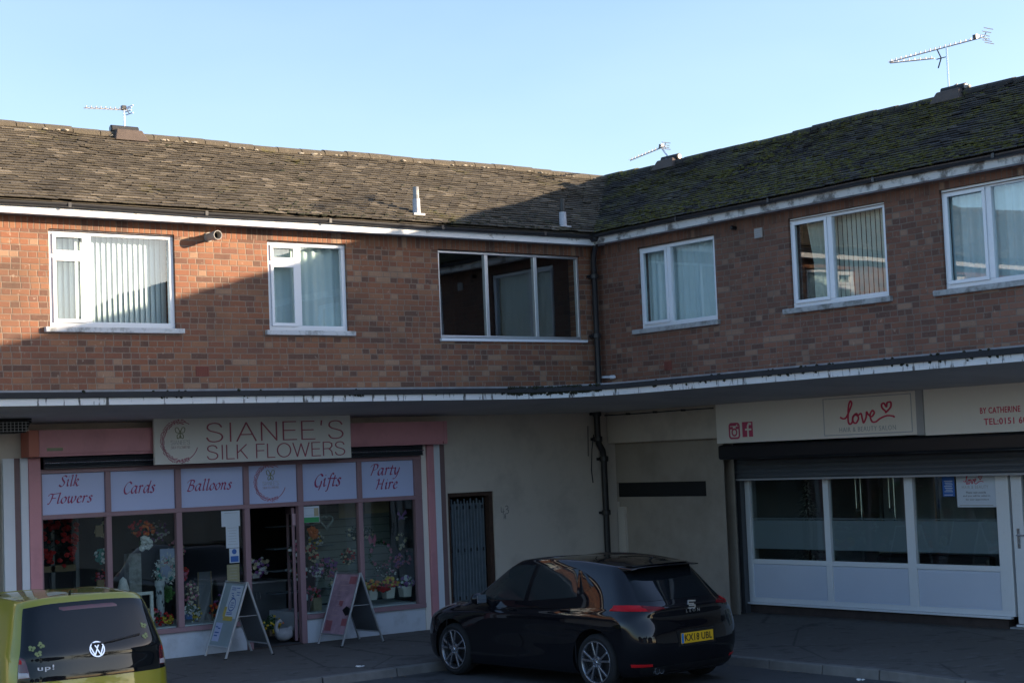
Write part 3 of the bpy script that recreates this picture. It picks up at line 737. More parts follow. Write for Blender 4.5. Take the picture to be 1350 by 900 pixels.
aerial('slim television aerial pointing left on the sunlit left ridge', (10.19, 22.15, 7.12), (10.19, 22.15, 7.43), [((10.24, 22.15, 7.40), (9.58, 22.10, 7.36), 9)], .07)
aerial('small tilted television aerial on the ridge close to the roof junction', (19.1, 20.62, 7.13), (19.1, 20.80, 7.34), [((19.1, 20.72, 7.335), (19.08, 21.56, 7.24), 10)], .07)
def big(t):
    b = MB(); b.tube([(19.1, 14.90, 7.60), (19.1, 15.08, 7.60)], .007, 6)
    for s_ in (-1, 1): b.tube([(19.1, 15.0, 7.60), (19.1, 15.06, 7.60 + s_ * .13)], .010, 5)
    b.build('clamp_arm', m['black'], t)
    b = MB(); b.tube([(19.1, 14.75, 7.18), (19.08, 14.82, 7.15), (19.1, 14.9, 7.13)], .02, 6); b.blob((19.1, 14.62, 7.12), .06, (1, 1.4, .5), 6, .2); b.build('mast_clamp', m['greybox'], t)
aerial('large double-boom television aerial on the mossy right-hand ridge', (19.1, 14.90, 7.12), (19.1, 14.90, 7.745), [((19.1, 14.27, 7.735), (19.1, 15.92, 7.735), 19), ((19.1, 15.12, 7.62), (19.1, 15.90, 7.72), 8)], .07, big)
# ================================================================== lettering
FNT = None
def text_mesh(s, offset=0.0, shear=0.0, spacing=1.0, align='CENTER'):
    cu = bpy.data.curves.new('tmp', 'FONT'); cu.body = s; cu.offset = offset; cu.shear = shear; cu.space_character = spacing; cu.resolution_u = 3
    o = bpy.data.objects.new('tmp', cu); COL.objects.link(o); bpy.context.view_layer.update()
    me = bpy.data.meshes.new_from_object(o.evaluated_get(bpy.context.evaluated_depsgraph_get()))
    vs = [tuple(v.co) for v in me.vertices]; fs = [tuple(p.vertices) for p in me.polygons]
    bpy.data.objects.remove(o); bpy.data.curves.remove(cu); bpy.data.meshes.remove(me); return vs, fs
def put2d(b, fn, vs, fs, box, keep=False, th=.004):
    """2-D outline stretched into box = (u0,u1,z0,z1); fn(u, lift, z) -> point; given a little thickness"""
    xs = [v[0] for v in vs]; ys = [v[1] for v in vs]; x0, x1, y0, y1 = min(xs), max(xs), min(ys), max(ys)
    u0, u1, z0, z1 = box; sx = (u1 - u0) / (x1 - x0 or 1); sy = (z1 - z0) / (y1 - y0 or 1)
    if keep: sx = sy = min(abs(sx), sy)
    P = lambda v, l: fn(u0 + (v[0] - x0) * sx, l, z0 + (v[1] - y0) * sy)
    n = len(vs); b.add([P(v, th) for v in vs], fs)
    cnt = {}
    for f in fs:
        for a, c in zip(f, f[1:] + f[:1]): cnt[(a, c)] = 1
    rim = [(a, c) for (a, c) in cnt if (c, a) not in cnt]
    base = len(b.v); b.v += [tuple(P(v, 0)) for v in vs]
    for a, c in rim: b.f.append((base - n + a, base + a, base + c, base - n + c)); b.m.append(0)
def label_text(fn, s, box, mat, parent, name='lettering', **kw):
    th = kw.pop('th', .004); b = MB(); vs, fs = text_mesh(s, **kw); put2d(b, fn, vs, fs, box, th=th); return b.build(name, mat, parent, recalc=False)

def crom(pts, n=7):
    P = [pts[0]] + list(pts) + [pts[-1]]; out = []
    for i in range(1, len(P) - 2):
        for k in range(n):
            t = k / n; out.append(tuple(.5 * (2 * P[i][j] + (P[i + 1][j] - P[i - 1][j]) * t + (2 * P[i - 1][j] - 5 * P[i][j] + 4 * P[i + 1][j] - P[i + 2][j]) * t * t + (3 * P[i][j] - P[i - 1][j] - 3 * P[i + 1][j] + P[i + 2][j]) * t ** 3) for j in range(len(pts[0]))))
    out.append(tuple(pts[-1])); return out
CAL = {
 'a': (1.0, [[(.78, .85), (.5, 1.0), (.2, .75), (.08, .35), (.2, .03), (.45, .15), (.72, .7), (.82, 1.0)], [(.82, 1.0), (.7, .4), (.74, .03), (.98, .14)]]),
 'i': (.45, [[(.02, .8), (.22, 1.0), (.15, .4), (.2, .03), (.44, .16)], [(.24, 1.35), (.30, 1.45)]]),
 'l': (.48, [[(.1, 1.5), (.32, 1.62), (.22, .8), (.18, .1), (.26, .02), (.48, .16)]]),
 'k': (.85, [[(.1, 1.5), (.3, 1.62), (.17, .7), (.08, 0)], [(.13, .5), (.5, 1.0), (.68, .85), (.42, .55), (.2, .5)], [(.32, .5), (.52, .1), (.66, .0), (.85, .14)]]),
 'o': (.78, [[(.48, 1.0), (.17, .75), (.08, .3), (.3, 0), (.6, .3), (.70, .75), (.48, 1.0)]]),
 'w': (1.2, [[(.02, .85), (.2, 1.0), (.15, .4), (.3, .0), (.55, .5), (.62, 1.0), (.58, .3), (.72, .0), (1.0, .4), (1.1, .85), (1.0, 1.02)]]),
 'e': (.68, [[(.12, .5), (.5, .7), (.52, .96), (.32, .97), (.1, .5), (.2, .05), (.45, .04), (.66, .22)]]),
 'r': (.66, [[(.02, .85), (.2, 1.0), (.18, .5), (.10, 0)], [(.16, .6), (.4, 1.0), (.62, .92)]]),
 's': (.64, [[(.58, .88), (.38, 1.0), (.2, .8), (.42, .45), (.42, .12), (.2, 0), (.0, .12)]]),
 'd': (1.0, [[(.78, .85), (.5, 1.0), (.2, .75), (.08, .35), (.2, .03), (.45, .15), (.72, .7), (.82, 1.0)], [(.98, 1.62), (.78, .7), (.74, .03), (.98, .14)]]),
 'n': (.95, [[(.02, .85), (.2, 1.0), (.18, .5), (.10, 0)], [(.15, .5), (.45, 1.0), (.66, .85), (.58, .3), (.64, .03), (.88, .16)]]),
 'f': (.62, [[(.85, 1.5), (.66, 1.62), (.48, 1.3), (.32, .3), (.15, -.5), (-.05, -.62)], [(.12, .97), (.68, .97)]]),
 't': (.55, [[(.38, 1.35), (.24, .6), (.2, .05), (.48, .12)], [(.03, .97), (.6, .97)]]),
 'y': (.9, [[(.04, .9), (.22, 1.0), (.2, .4), (.36, .03), (.68, .5)], [(.84, 1.0), (.68, .2), (.36, -.5), (.02, -.6)]]),
 'S': (1.0, [[(1.0, 1.38), (.72, 1.58), (.36, 1.35), (.42, 1.0), (.72, .6), (.62, .15), (.3, -.02), (.0, .2)]]),
 'F': (1.0, [[(.47, 1.5), (.36, .7), (.12, 0), (-.05, .02)], [(-.12, 1.2), (.1, 1.52), (.5, 1.48), (1.15, 1.58)], [(.36, .82), (.88, .86)]]),
 'C': (1.05, [[(1.08, 1.3), (.82, 1.56), (.4, 1.3), (.14, .7), (.25, .12), (.6, -.02), (.98, .28)]]),
 'B': (1.1, [[(.47, 1.5), (.32, .7), (.12, 0)], [(-.08, 1.2), (.3, 1.56), (.88, 1.5), (.86, 1.1), (.42, .85)], [(.42, .85), (.9, .75), (.88, .25), (.5, -.02), (.05, .05)]]),
 'G': (1.15, [[(1.08, 1.3), (.82, 1.56), (.4, 1.3), (.14, .7), (.25, .12), (.6, -.02), (.92, .25), (.98, .68)], [(1.0, .70), (.9, .1), (.7, -.42)]]),
 'P': (1.0, [[(.47, 1.5), (.32, .7), (.12, 0)], [(-.08, 1.2), (.3, 1.56), (.92, 1.5), (.92, 1.0), (.42, .72)]]),
 'H': (1.2, [[(-.05, 1.3), (.27, 1.5), (.22, .7), (.05, 0)], [(1.0, 1.52), (.84, .7), (.8, .05), (1.0, .12)], [(.2, .8), (.88, .84)]]),
}
THIN = {
 'S': (.72, [[(.62, .8), (.52, .95), (.33, 1), (.12, .93), (.06, .75), (.16, .60), (.36, .52), (.57, .42), (.65, .25), (.56, .07), (.34, 0), (.13, .05), (.03, .22)]], 1),
 'I': (.18, [[(.09, 0), (.09, 1)]], 0), 'A': (.80, [[(0, 0), (.39, 1), (.78, 0)], [(.14, .35), (.64, .35)]], 0),
 'N': (.74, [[(.05, 0), (.05, 1), (.67, 0), (.67, 1)]], 0), 'E': (.62, [[(.58, 1), (.05, 1), (.05, 0), (.6, 0)], [(.05, .52), (.54, .52)]], 0),
 "'": (.22, [[(.12, 1.02), (.10, .78)]], 0), 'L': (.52, [[(.05, 1), (.05, 0), (.5, 0)]], 0),
 'K': (.66, [[(.05, 0), (.05, 1)], [(.62, 1), (.05, .40)], [(.25, .62), (.66, 0)]], 0), 'F': (.56, [[(.54, 1), (.05, 1), (.05, 0)], [(.05, .52), (.5, .52)]], 0),
 'O': (.90, [[(.45 + .42 * math.cos(a * math.pi / 8), .5 + .5 * math.sin(a * math.pi / 8)) for a in range(17)]], 1),
 'W': (1.05, [[(0, 1), (.27, 0), (.52, .95), (.78, 0), (1.04, 1)]], 0), 'R': (.68, [[(.05, 0), (.05, 1), (.42, 1), (.60, .9), (.62, .7), (.48, .52), (.05, .5)], [(.42, .5), (.60, .3), (.64, 0)]], 0), ' ': (.28, [], 0),
}
def ribbon(b, P, pts, nib, mn):
    """pen stroke: nib vector swept along pts plus a minimum width"""
    for i_, (a, c) in enumerate(zip(pts, pts[1:])):
        dx, dy = c[0] - a[0], c[1] - a[1]; L = math.hypot(dx, dy) or 1e-6; nx, ny = -dy / L, dx / L
        w = max(mn, abs(nib[0] * nx + nib[1] * ny)) / 2; e = mn * .35; tx, ty = dx / L * e, dy / L * e
        q = [(a[0] + nx * w - tx, a[1] + ny * w - ty), (a[0] - nx * w - tx, a[1] - ny * w - ty), (c[0] - nx * w + tx, c[1] - ny * w + ty), (c[0] + nx * w + tx, c[1] + ny * w + ty)]
        b.hexa([P(x, y, l) for l in (0, 1 + .11 * (i_ % 5)) for (x, y) in (q[0], q[3], q[1], q[2])])
def stroke_text(fn, s, box, mat, parent, font='CAL', nib=(.17, .13), mn=.045, slant=.16, name='lettering', th=.004, track=.06):
    x = 0; strokes = []
    for ch in s:
        G = (CAL if font == 'CAL' else THIN)[ch]
        for st in G[1]:
            pts = crom(st) if (font == 'CAL' or G[2]) and len(st) > 2 else list(st)
            strokes.append([(x + px + slant * py, py) for px, py in pts])
        x += G[0] + track
    X = [p[0] for s_ in strokes for p in s_]; Y = [p[1] for s_ in strokes for p in s_]
    u0, u1, z0, z1 = box; sx = (u1 - u0) / (max(X) - min(X)); sy = (z1 - z0) / (max(Y) - min(Y))
    b = MB(); k = 0
    for st in strokes:
        k += 1
        P = lambda px, py, l: fn(u0 + (px - min(X)) * sx, l * th + (k % 5) * .0003, z0 + (py - min(Y)) * sy)
        ribbon(b, P, st, nib, mn)
    return b.build(name, mat, parent, recalc=False)
def wreath_logo(fn, cu, cz, R, parent, name):
    """thin ring of leaves open on the right, with a small butterfly outline above faint words"""
    b = MB(); rnd = random.Random(2)
    def P(x, y, l): return fn(cu + x * R, .001 + l * .003, cz + y * R)
    ring = [(math.cos(R_(a)), math.sin(R_(a))) for a in range(60, 345, 5)]
    ribbon(b, P, ring, (0, 0), .035)
    for a in range(75, 300, 5):
        for k in (-1, 1):
            r = 1 + k * .055 * rnd.uniform(.5, 1.6); c, s_ = math.cos(R_(a + rnd.uniform(-2, 2))), math.sin(R_(a)); L = .06
            ribbon(b, P, [(c * r, s_ * r), (c * (r + k * .03) - s_ * L * .8, s_ * (r + k * .03) + c * L * .8)], (0, 0), .04)
    o = b.build(name + '_wreath', m['rose'], parent, recalc=False)
    b = MB()
    wing = crom([(0, .42), (.12, .68), (.26, .66), (.22, .46), (.02, .42), (.16, .32), (.16, .16), (.06, .18), (0, .36)], 5)
    for s_ in (-1, 1): ribbon(b, P, [(s_ * x, y) for x, y in wing], (0, 0), .035)
    ribbon(b, P, [(0, .16), (0, .55)], (0, 0), .035); b.build('butterfly', m['sage'], parent, recalc=False)
    for s_, z0, z1, mm in (("SIANEE'S", -.16, .06, m['fade']), ('SILK FLOWERS', -.36, -.24, m['rosel'])):
        stroke_text(lambda u, l, z: fn(u, l, z), s_, (cu - .52 * R, cu + .52 * R, cz + z0 * R, cz + z1 * R), mm, parent, 'THIN', (0, 0), .07, 0, track=.12, th=.002)
LOVE = [[(-.1, .62), (.15, .50), (.45, .62), (.85, 1.35), (1.0, 1.75), (.88, 1.95), (.70, 1.55), (.62, .8), (.60, .25), (.72, .02), (.95, .15), (1.05, .55), (1.3, .85), (1.05, .6), (1.05, .2), (1.3, .08), (1.55, .45), (1.42, .85), (1.3, .8), (1.5, .7), (1.8, .85), (1.9, .4), (2.0, .08), (2.25, .5), (2.32, .95), (2.45, .75), (2.75, .55), (3.0, .85), (2.85, 1.05), (2.62, .7), (2.75, .15), (3.1, .1), (3.5, .35), (4.1, .55), (4.6, .50), (4.75, .42)],
        [(4.1, .85), (3.75, 1.2), (3.7, 1.5), (3.9, 1.6), (4.1, 1.3), (4.2, 1.62), (4.5, 1.65), (4.5, 1.3), (4.25, 1.0), (4.02, .82)]]
def love(fn, box, mat, parent, mn=.13):
    X = [p[0] for s in LOVE for p in s]; Y = [p[1] for s in LOVE for p in s]; u0, u1, z0, z1 = box
    sx, sy = (u1 - u0) / (max(X) - min(X)), (z1 - z0) / (max(Y) - min(Y)); b = MB()
    for k, st in enumerate(LOVE):
        P = lambda x, y, l: fn(u0 + (x - min(X)) * sx, l * .005, z0 + (y - min(Y)) * sy)
        ribbon(b, P, crom(st, 6), (.05, .04), mn)
    b.build('script_lettering', mat, parent, recalc=False)
# ================================================================== flower shop front
def at(fr, d): return lambda u, l, z: fr.p(u, d + l, z)
def flower_front():
    t = thing('shopfront', (10.7, YL, 0), 'pink flower shop front with lilac lettered panels above the windows', 'shopfront')
    b = MB(LW); b.box(7.83, 13.66, .02, .27, 2.585, 2.865); b.box(7.83, 13.66, .06, .24, 2.55, 2.585)
    for u in (9.3, 12.25): b.box(u, u + .004, .2705, .272, 2.59, 2.86)
    b.build('shutter_box', m['pink'], t, bevel=.012)
    b = MB(LW); b.box(7.70, 7.828, .02, .272, 2.55, 2.868); b.build('box_end', m['pinko'], t, bevel=.006)
    b = MB(LW); b.box(13.662, 13.72, .02, .27, 2.55, 2.866); b.build('box_end', m['pink'], t, bevel=.006)
    b = MB(LW); b.box(7.92, 8.12, .2715, .2745, 2.615, 2.652); b.build('maker_label', m['sage'], t)
    # rolled shutter curtain peeping out, pink head rail
    b = MB(LW)
    for k in range(4): b.lathe(LW.p(7.95, .10, 2.53 - k * .034), (1, 0, 0), [(.02, 0), (.02, 5.45)], 10)
    b.box(7.95, 13.40, .06, .13, 2.405, 2.415); b.build('shutter_curtain', m['lathd'], t)
    b = MB(LW); b.lathe(LW.p(7.95, .135, 2.475), (1, 0, 0), [(.008, 0), (.008, 5.45)], 8); b.build('bright_slat', m['silver'], t)
    f = MB(LW); f.box(7.93, 13.43, -.06, .03, 2.348, 2.402); f.box(7.93, 13.43, -.06, .02, 1.80, 1.855)
    for a, c in ((7.93, 7.955), (8.76, 8.83), (9.695, 9.775), (12.385, 12.455), (13.31, 13.43)): f.box(a, c, -.058, .024, .37, 1.80); f.box(a, c, -.058, .024, 1.855, 2.348)
    for a, c in ((10.66, 10.735), (11.455, 11.535)): f.box(a, c, -.058, .026, 0, 1.80); f.box(a, c, -.058, .026, 1.855, 2.348)
    for a, c in ((7.93, 10.66), (11.535, 13.43)): f.box(a, c, -.06, .035, .31, .37)
    f.build('frame', m['pinkf'], t, bevel=.005)
    s = MB(LW)
    for a, c in ((7.93, 10.66), (11.535, 13.40)): s.box(a, c, -.30, -.061, .30, .385)
    s.build('window_board', m['white'], t)
    for a, c in ((7.93, 10.655), (11.54, 13.44)):
        b = MB(LW); b.box(a, c, -.10, -.004, -.1, .31); b.build('stall_riser', m['wbrick'], t)
    words = [((7.955, 8.76), ['Silk', 'Flowers'], [(8.18, 8.43, 2.19, 2.325), (8.03, 8.60, 1.985, 2.115)]), ((8.83, 9.695), ['Cards'], [(9.02, 9.43, 2.065, 2.215)]),
             ((9.775, 10.66), ['Balloons'], [(9.87, 10.50, 2.06, 2.205)]), ((10.735, 11.455), None, None), ((11.535, 12.385), ['Gifts'], [(11.74, 12.14, 1.975, 2.21)]), ((12.455, 13.31), ['Party', 'Hire'], [(12.62, 13.09, 2.10, 2.305), (12.70, 13.04, 1.965, 2.10)])]
    for (a, c), tx, bx in words:
        b = MB(LW); b.box(a + .001, c - .001, -.03, -.012, 1.856, 2.347); p = b.build('lettered_panel', m['lav'], t)
        fn = at(LW, -.0118)
        if tx:
            for w, q in zip(tx, bx): stroke_text(fn, w, q, m['magenta'], p)
        else: wreath_logo(fn, 11.07, 2.125, .225, p, 'logo')
    for a, c in ((7.955, 8.76), (8.83, 9.695), (9.775, 10.66), (11.535, 12.385), (12.455, 13.31)):
        b = MB(LW); b.box(a - .01, c + .01, -.034, -.026, .36, 1.81); b.build('pane', m['glass_s'], t)
    # pilaster strips either side
    for a, c, mm, nm in ((7.78, 7.928, 'pink', 'pilaster'), (7.685, 7.779, 'white', 'pilaster_strip'), (7.61, 7.684, 'brown', 'pilaster_strip'), (7.47, 7.609, 'white', 'pilaster_strip'),
                     (13.432, 13.52, 'creams', 'pilaster_strip'), (13.521, 13.63, 'pink', 'pilaster'), (13.631, 13.74, 'white', 'pilaster_strip'), (13.741, 13.83, 'brown', 'pilaster_strip')):
        dd = {'pink': .05, 'white': .035, 'brown': .02, 'creams': .012}[mm]
        b = MB(LW); b.box(a, c, .002, dd, -.1, 2.546); b.build(nm, m[mm], t, bevel=.004)
    # door leaf swung inwards on the right-hand jamb
    d = MB(); X0 = 11.40
    for (y0, y1, z0, z1) in ((19.92, 20.00, .04, 1.78), (20.54, 20.62, .04, 1.78), (20.0, 20.54, .04, .16), (20.0, 20.54, 1.69, 1.78), ): d.box(X0, X0 + .045, y0, y1, z0, z1)
    sk = lambda q: setattr(q, 'v', [(a + (c - 19.92) * .44, c, e) for a, c, e in q.v])
    sk(d); dr = d.build('door', m['pinkf'], t, bevel=.004)
    b = MB(); b.box(X0 + .018, X0 + .026, 19.99, 20.55, .15, 1.70); sk(b); b.build('door_pane', m['glass_s'], dr)
    b = MB(); b.tube([(X0 - .002, 20.56, .93), (X0 - .05, 20.56, .93), (X0 - .05, 20.45, .93)], .009, 8); b.box(X0 - .012, X0 - .001, 20.545, 20.585, .85, 1.02); sk(b); b.build('handle', m['silver'], dr)
    b = MB(); b.box(11.40, 11.45, 19.90, 19.915, 1.55, 1.70); b.build('hinge', m['rosel'], t)
    b = MB(LW); b.box(10.735, 11.455, -.3, .04, -.1, .012); b.build('threshold', m['plinth'], t)
    return t
flower_front()

def flower_sign():
    t = thing('shop_sign', (10.68, 19.5, 2.4), 'cream board reading SIANEE\'S SILK FLOWERS with a wreath logo above the flower shop', 'sign')
    F = Fr((0, 19.5, 0), (1, 0, 0), (0, -1, 0))
    b = MB(F); b.box(9.262, 12.09, -.03, .012, 2.405, 2.972); b.build('board', m['cream'], t, bevel=.004)
    fn = at(F, .0125)
    stroke_text(fn, "SIANEE'S", (9.975, 11.965, 2.668, 2.905), m['rosered'], t, 'THIN', (0, 0), .056, 0, track=.17)
    stroke_text(fn, 'SILK FLOWERS', (9.975, 11.985, 2.448, 2.622), m['rosered'], t, 'THIN', (0, 0), .066, 0, track=.13)
    wreath_logo(fn, 9.61, 2.685, .245, t, 'logo')
    b = MB()
    for x in (9.6, 11.7): b.box(x, x + .04, 19.53, 19.80, 2.80, 2.84); b.box(x, x + .04, 19.53, 19.80, 2.55, 2.58) if False else None
    b.build('bracket', m['gutter'], t)
flower_sign()

# notices in the flower shop window (stuck inside the glass, each its own sheet)
def notice(x0, x1, z0, z1, mat, label, lines=None, d=-.022, extra=None, th=.0015):
    t = thing('notice', ((x0 + x1) / 2, YL - d, z0), label, 'notice'); b = MB(LW); b.box(x0, x1, d, d + th, z0, z1); b.build('sheet', m[mat], t)
    if lines:
        b = MB(LW); rnd = random.Random(int(x0 * 77))
        for k in range(lines):
            z = z1 - .025 - (z1 - z0 - .04) * k / lines; i = rnd.uniform(.0, .3) * (x1 - x0) * .5
            b.box(x0 + .02 + i, x1 - .02 - i, d + th + .0003, d + th + .0008, z - .004, z)
        b.build('print', m['sgrey'], t)
    if extra: extra(t, d + th)
notice(10.345, 10.61, 1.585, 1.785, 'paper', 'upper white paper notice beside the flower shop doorway, wider than the one below', 1)
notice(10.405, 10.59, 1.31, 1.592, 'paper', 'long narrow white notice of printed lines hanging under the wider sheet', 7, d=-.0245)
def sani(t, d):
    b = MB(LW); b.lathe(LW.p(10.515, d + .001, 1.262), (0, -1, 0), [(.034, 0), (.034, .001)], 20); b.box(10.46, 10.575, d + .0005, d + .001, 1.13, 1.205); b.build('print', m['blue'], t)
notice(10.445, 10.587, 1.12, 1.305, 'paper', 'small blue and white sticker with a round symbol under the paper notices', extra=sani)
notice(10.405, 10.582, .87, 1.10, 'tan', 'brownish yellow notice lowest in the column of notices by the doorway', 5)
def grn(t, d):
    b = MB(LW); b.box(11.545, 11.79, d + .0005, d + .001, 1.572, 1.64); b.build('green_band', m['green'], t)
    b = MB(LW); b.box(11.715, 11.785, d + .0005, d + .001, 1.65, 1.76); b.build('picture', m['beige'], t)
notice(11.54, 11.795, 1.57, 1.785, 'paper', 'white notice with a green lower band in the window right of the door', 2, extra=grn)

# ================================================================== security gate and house number
t = thing('security_gate', (14.27, YL, 0), 'closed grey folding security gate in a rusty frame beside the pink shopfront', 'gate')
b = MB(LW); b.box(13.873, 13.925, -.12, -.02, -.05, 1.855); b.box(14.60, 14.668, -.12, -.02, -.05, 1.855); b.box(13.925, 14.60, -.12, -.02, 1.80, 1.855); b.build('frame', m['rust'], t, bevel=.005)
b = MB(LW); n = 24
vs = [LW.p(13.925 + .675 * i / n, -.14 + (.018 if i % 2 else -.018), z) for z in (0, 1.70) for i in range(n + 1)]
b.add(vs, [(i, i + 1, n + 2 + i, n + 1 + i) for i in range(n)]); b.build('folded_leaf', m['gate'], t)
b = MB(LW)
for i in range(12): b.box(13.945 + i * .055, 13.96 + i * .055, -.118, -.100, .0, 1.74 + .03 * (i % 2))
b.build('upright_bars', m['gate'], t)
b = MB(LW)
for z in (.35, 1.02, 1.62):
    for i in range(6): b.box(13.975 + i * .11, 13.993 + i * .11, -.0995, -.094, z, z + .05)
b.build('lattice_slots', m['black'], t)
b = MB(); stroke = lambda u, z, l: LW.p(u, .001 + l * .0015, z)
for st in ([(14.80, 1.62), (14.80, 1.55), (14.86, 1.555)], [(14.835, 1.60), (14.835, 1.52)], crom([(14.875, 1.625), (14.91, 1.635), (14.925, 1.605), (14.895, 1.585), (14.93, 1.57), (14.92, 1.53), (14.875, 1.525)], 4),
           [(14.845, 1.45), (14.85, 1.51), (14.87, 1.515), (14.875, 1.45)], [(14.848, 1.48), (14.872, 1.48)]): ribbon(b, stroke, st, (0, 0), .007)
tag(b.build('painted_number', m['ink'], org=(14.86, YL, 1.55), recalc=False), 'hand painted number 43 A on cream render right of the security gate', 'number')

# bulkhead lamp under the canopy
t = thing('bulkhead_lamp', (7.2, 19.4, 2.80), 'dark caged lamp box under the canopy left of the flower shop', 'lamp')
b = MB(); b.box(6.6, 7.56, 19.12, 19.16, 2.935, 2.955); b.box(6.6, 7.56, 19.12, 19.55, 2.965 + .01, 2.99); b.hexa([V(q) for q in ((6.62, 19.14, 2.83), (7.50, 19.14, 2.83), (6.62, 19.5, 2.83), (7.50, 19.5, 2.83), (6.6, 19.12, 2.97), (7.56, 19.12, 2.97), (6.6, 19.55, 2.97), (7.56, 19.55, 2.97))]); b.build('housing', m['blackm'], t)
b = MB()
for k in range(20): b.box(6.63 + k * .045, 6.636 + k * .045, 19.105, 19.112, 2.84, 2.955)
for k in range(4): b.box(6.62, 7.52, 19.100, 19.105, 2.845 + k * .033, 2.85 + k * .033)
b.build('wire_cage', m['sgrey'], t)

# ================================================================== salon
def salon():
    t = thing('shopfront', (17.5, 14.5, 0), 'white plastic framed salon shopfront with panelled bottoms and half raised shutter', 'shopfront')
    F = SH
    f = MB(F); z0, z1 = .19, 2.14
    f.box(-17.62, -13.10, -.05, .02, .15, .215); f.box(-17.62, -17.53, -.05, .02, .215, z1)
    for a, c in ((-16.13, -16.03), (-14.72, -14.58), (-13.29, -13.10)): f.box(a, c, -.05, .02, .215, z1)
    for a, c in ((-17.53, -16.13), (-16.03, -14.72), (-14.58, -13.29)): f.box(a, c, -.048, .018, .69, .755); f.box(a, c, -.048, .018, 2.08, z1)
    f.build('frame', m['upvc'], t, bevel=.006)
    b = MB(F); b.box(-17.66, -13.14, .0, .06, .120, .148); b.build('sill', m['upvc'], t, bevel=.006)
    for k, (a, c) in enumerate(((-17.53, -16.13), (-16.03, -14.72), (-14.58, -13.29))):
        b = MB(F); b.box(a, c, -.04, -.005, .215, .69); b.box(a + .02, c - .02, -.005, .002, .24, .665); b.build('bottom_panel', m['upvc2'], t, bevel=.008)
        b = MB(F); b.box(a - .01, c + .01, -.03, -.022, .745, 2.09); g = b.build('pane', m['glass_s'], t)
        b = MB(F); b.box(a, c, -.0335, -.0315, .90, 1.30); b.build('frosted_band', m['frost'], g)
        b = MB(F); b.box(a, c, -.0335, -.0315, 1.315, 1.33); b.box(a, c, -.0335, -.0315, 1.385, 1.395) if False else None; b.build('frosted_stripe', m['frost'], g)
    # door with its own leaf and handle
    d = MB(F); d.box(-13.098, -12.02, -.05, .02, .03, .06)
    for a, c in ((-13.055, -12.90), (-12.22, -12.10)): d.box(a, c, -.035, .03, .07, z1)
    d.box(-12.90, -12.22, -.035, .03, .07, .17); d.box(-12.90, -12.22, -.035, .03, .71, .80); d.box(-12.90, -12.22, -.03, .01, .17, .71)
    dr = d.build('door', m['upvc'], t, bevel=.006)
    b = MB(F); b.box(-12.91, -12.21, -.01, -.002, .79, z1); b.build('door_pane', m['glass_s'], dr)
    b = MB(F); b.box(-12.995, -12.955, .031, .040, .98, 1.22); b.tube([(-12.975, .04, 1.14), (-12.975, .075, 1.14), (-12.86, .075, 1.14)], .010, 8); b.lathe(F.p(-12.975, .04, 1.03), (-1, 0, 0), [(.012, 0), (.012, .012)], 10); b.build('handle', m['silver'], dr)
    b = MB(F); b.box(-12.10, -12.0, -.05, .02, .0, z1); b.box(-12.0, -11.3, -.05, .02, .0, 2.6); b.build('door_frame', m['upvc'], t)
    b = MB(F); b.box(-17.705, -17.625, -.02, .10, -.1, 2.15); b.build('guide_rail', m['lath'], t)
    # shutter: black box, ribbed curtain and bottom bar
    b = MB(F); b.box(-17.345 - .03, -11.4, .38, .75, 2.175, 2.375); b.box(-17.345 - .03, -11.4, -.02, .38, 2.24, 2.375); b.build('shutter_box', m['black'], t, bevel=.03)
    b = MB(F)
    for k in range(4):
        z = 2.165 - k * .068
        n = 6; vs = [F.p(u, .20 + .022 * math.sin(math.pi * j / n), z - .066 * j / n) for u in (-17.70, -11.4) for j in range(n + 1)]
        b.add(vs, [(j, j + 1, n + 2 + j, n + 1 + j) for j in range(n)])
    b.box(-17.70, -11.4, .16, .20, 1.885, 2.20); b.build('shutter_curtain', m['lath'], t, smooth=False)
    b = MB(F); b.box(-17.70, -11.4, .185, .225, 1.868, 1.892); b.build('bottom_bar', m['sgrey'], t)
m['frost'] = None
def frost():
    t = NT('frosted_film'); tr = t.n('BsdfTransparent', Color=(.6, .66, .72, 1)).outputs[0]; df = t.n('BsdfDiffuse', Color=(.42, .46, .52, 1)).outputs[0]
    mx = t.n('MixShader', Fac=.62, i1=tr, i2=df).outputs[0]; t.t.links.new(mx, t.out.inputs[0]); return t.mat
m['frost'] = frost()
salon()

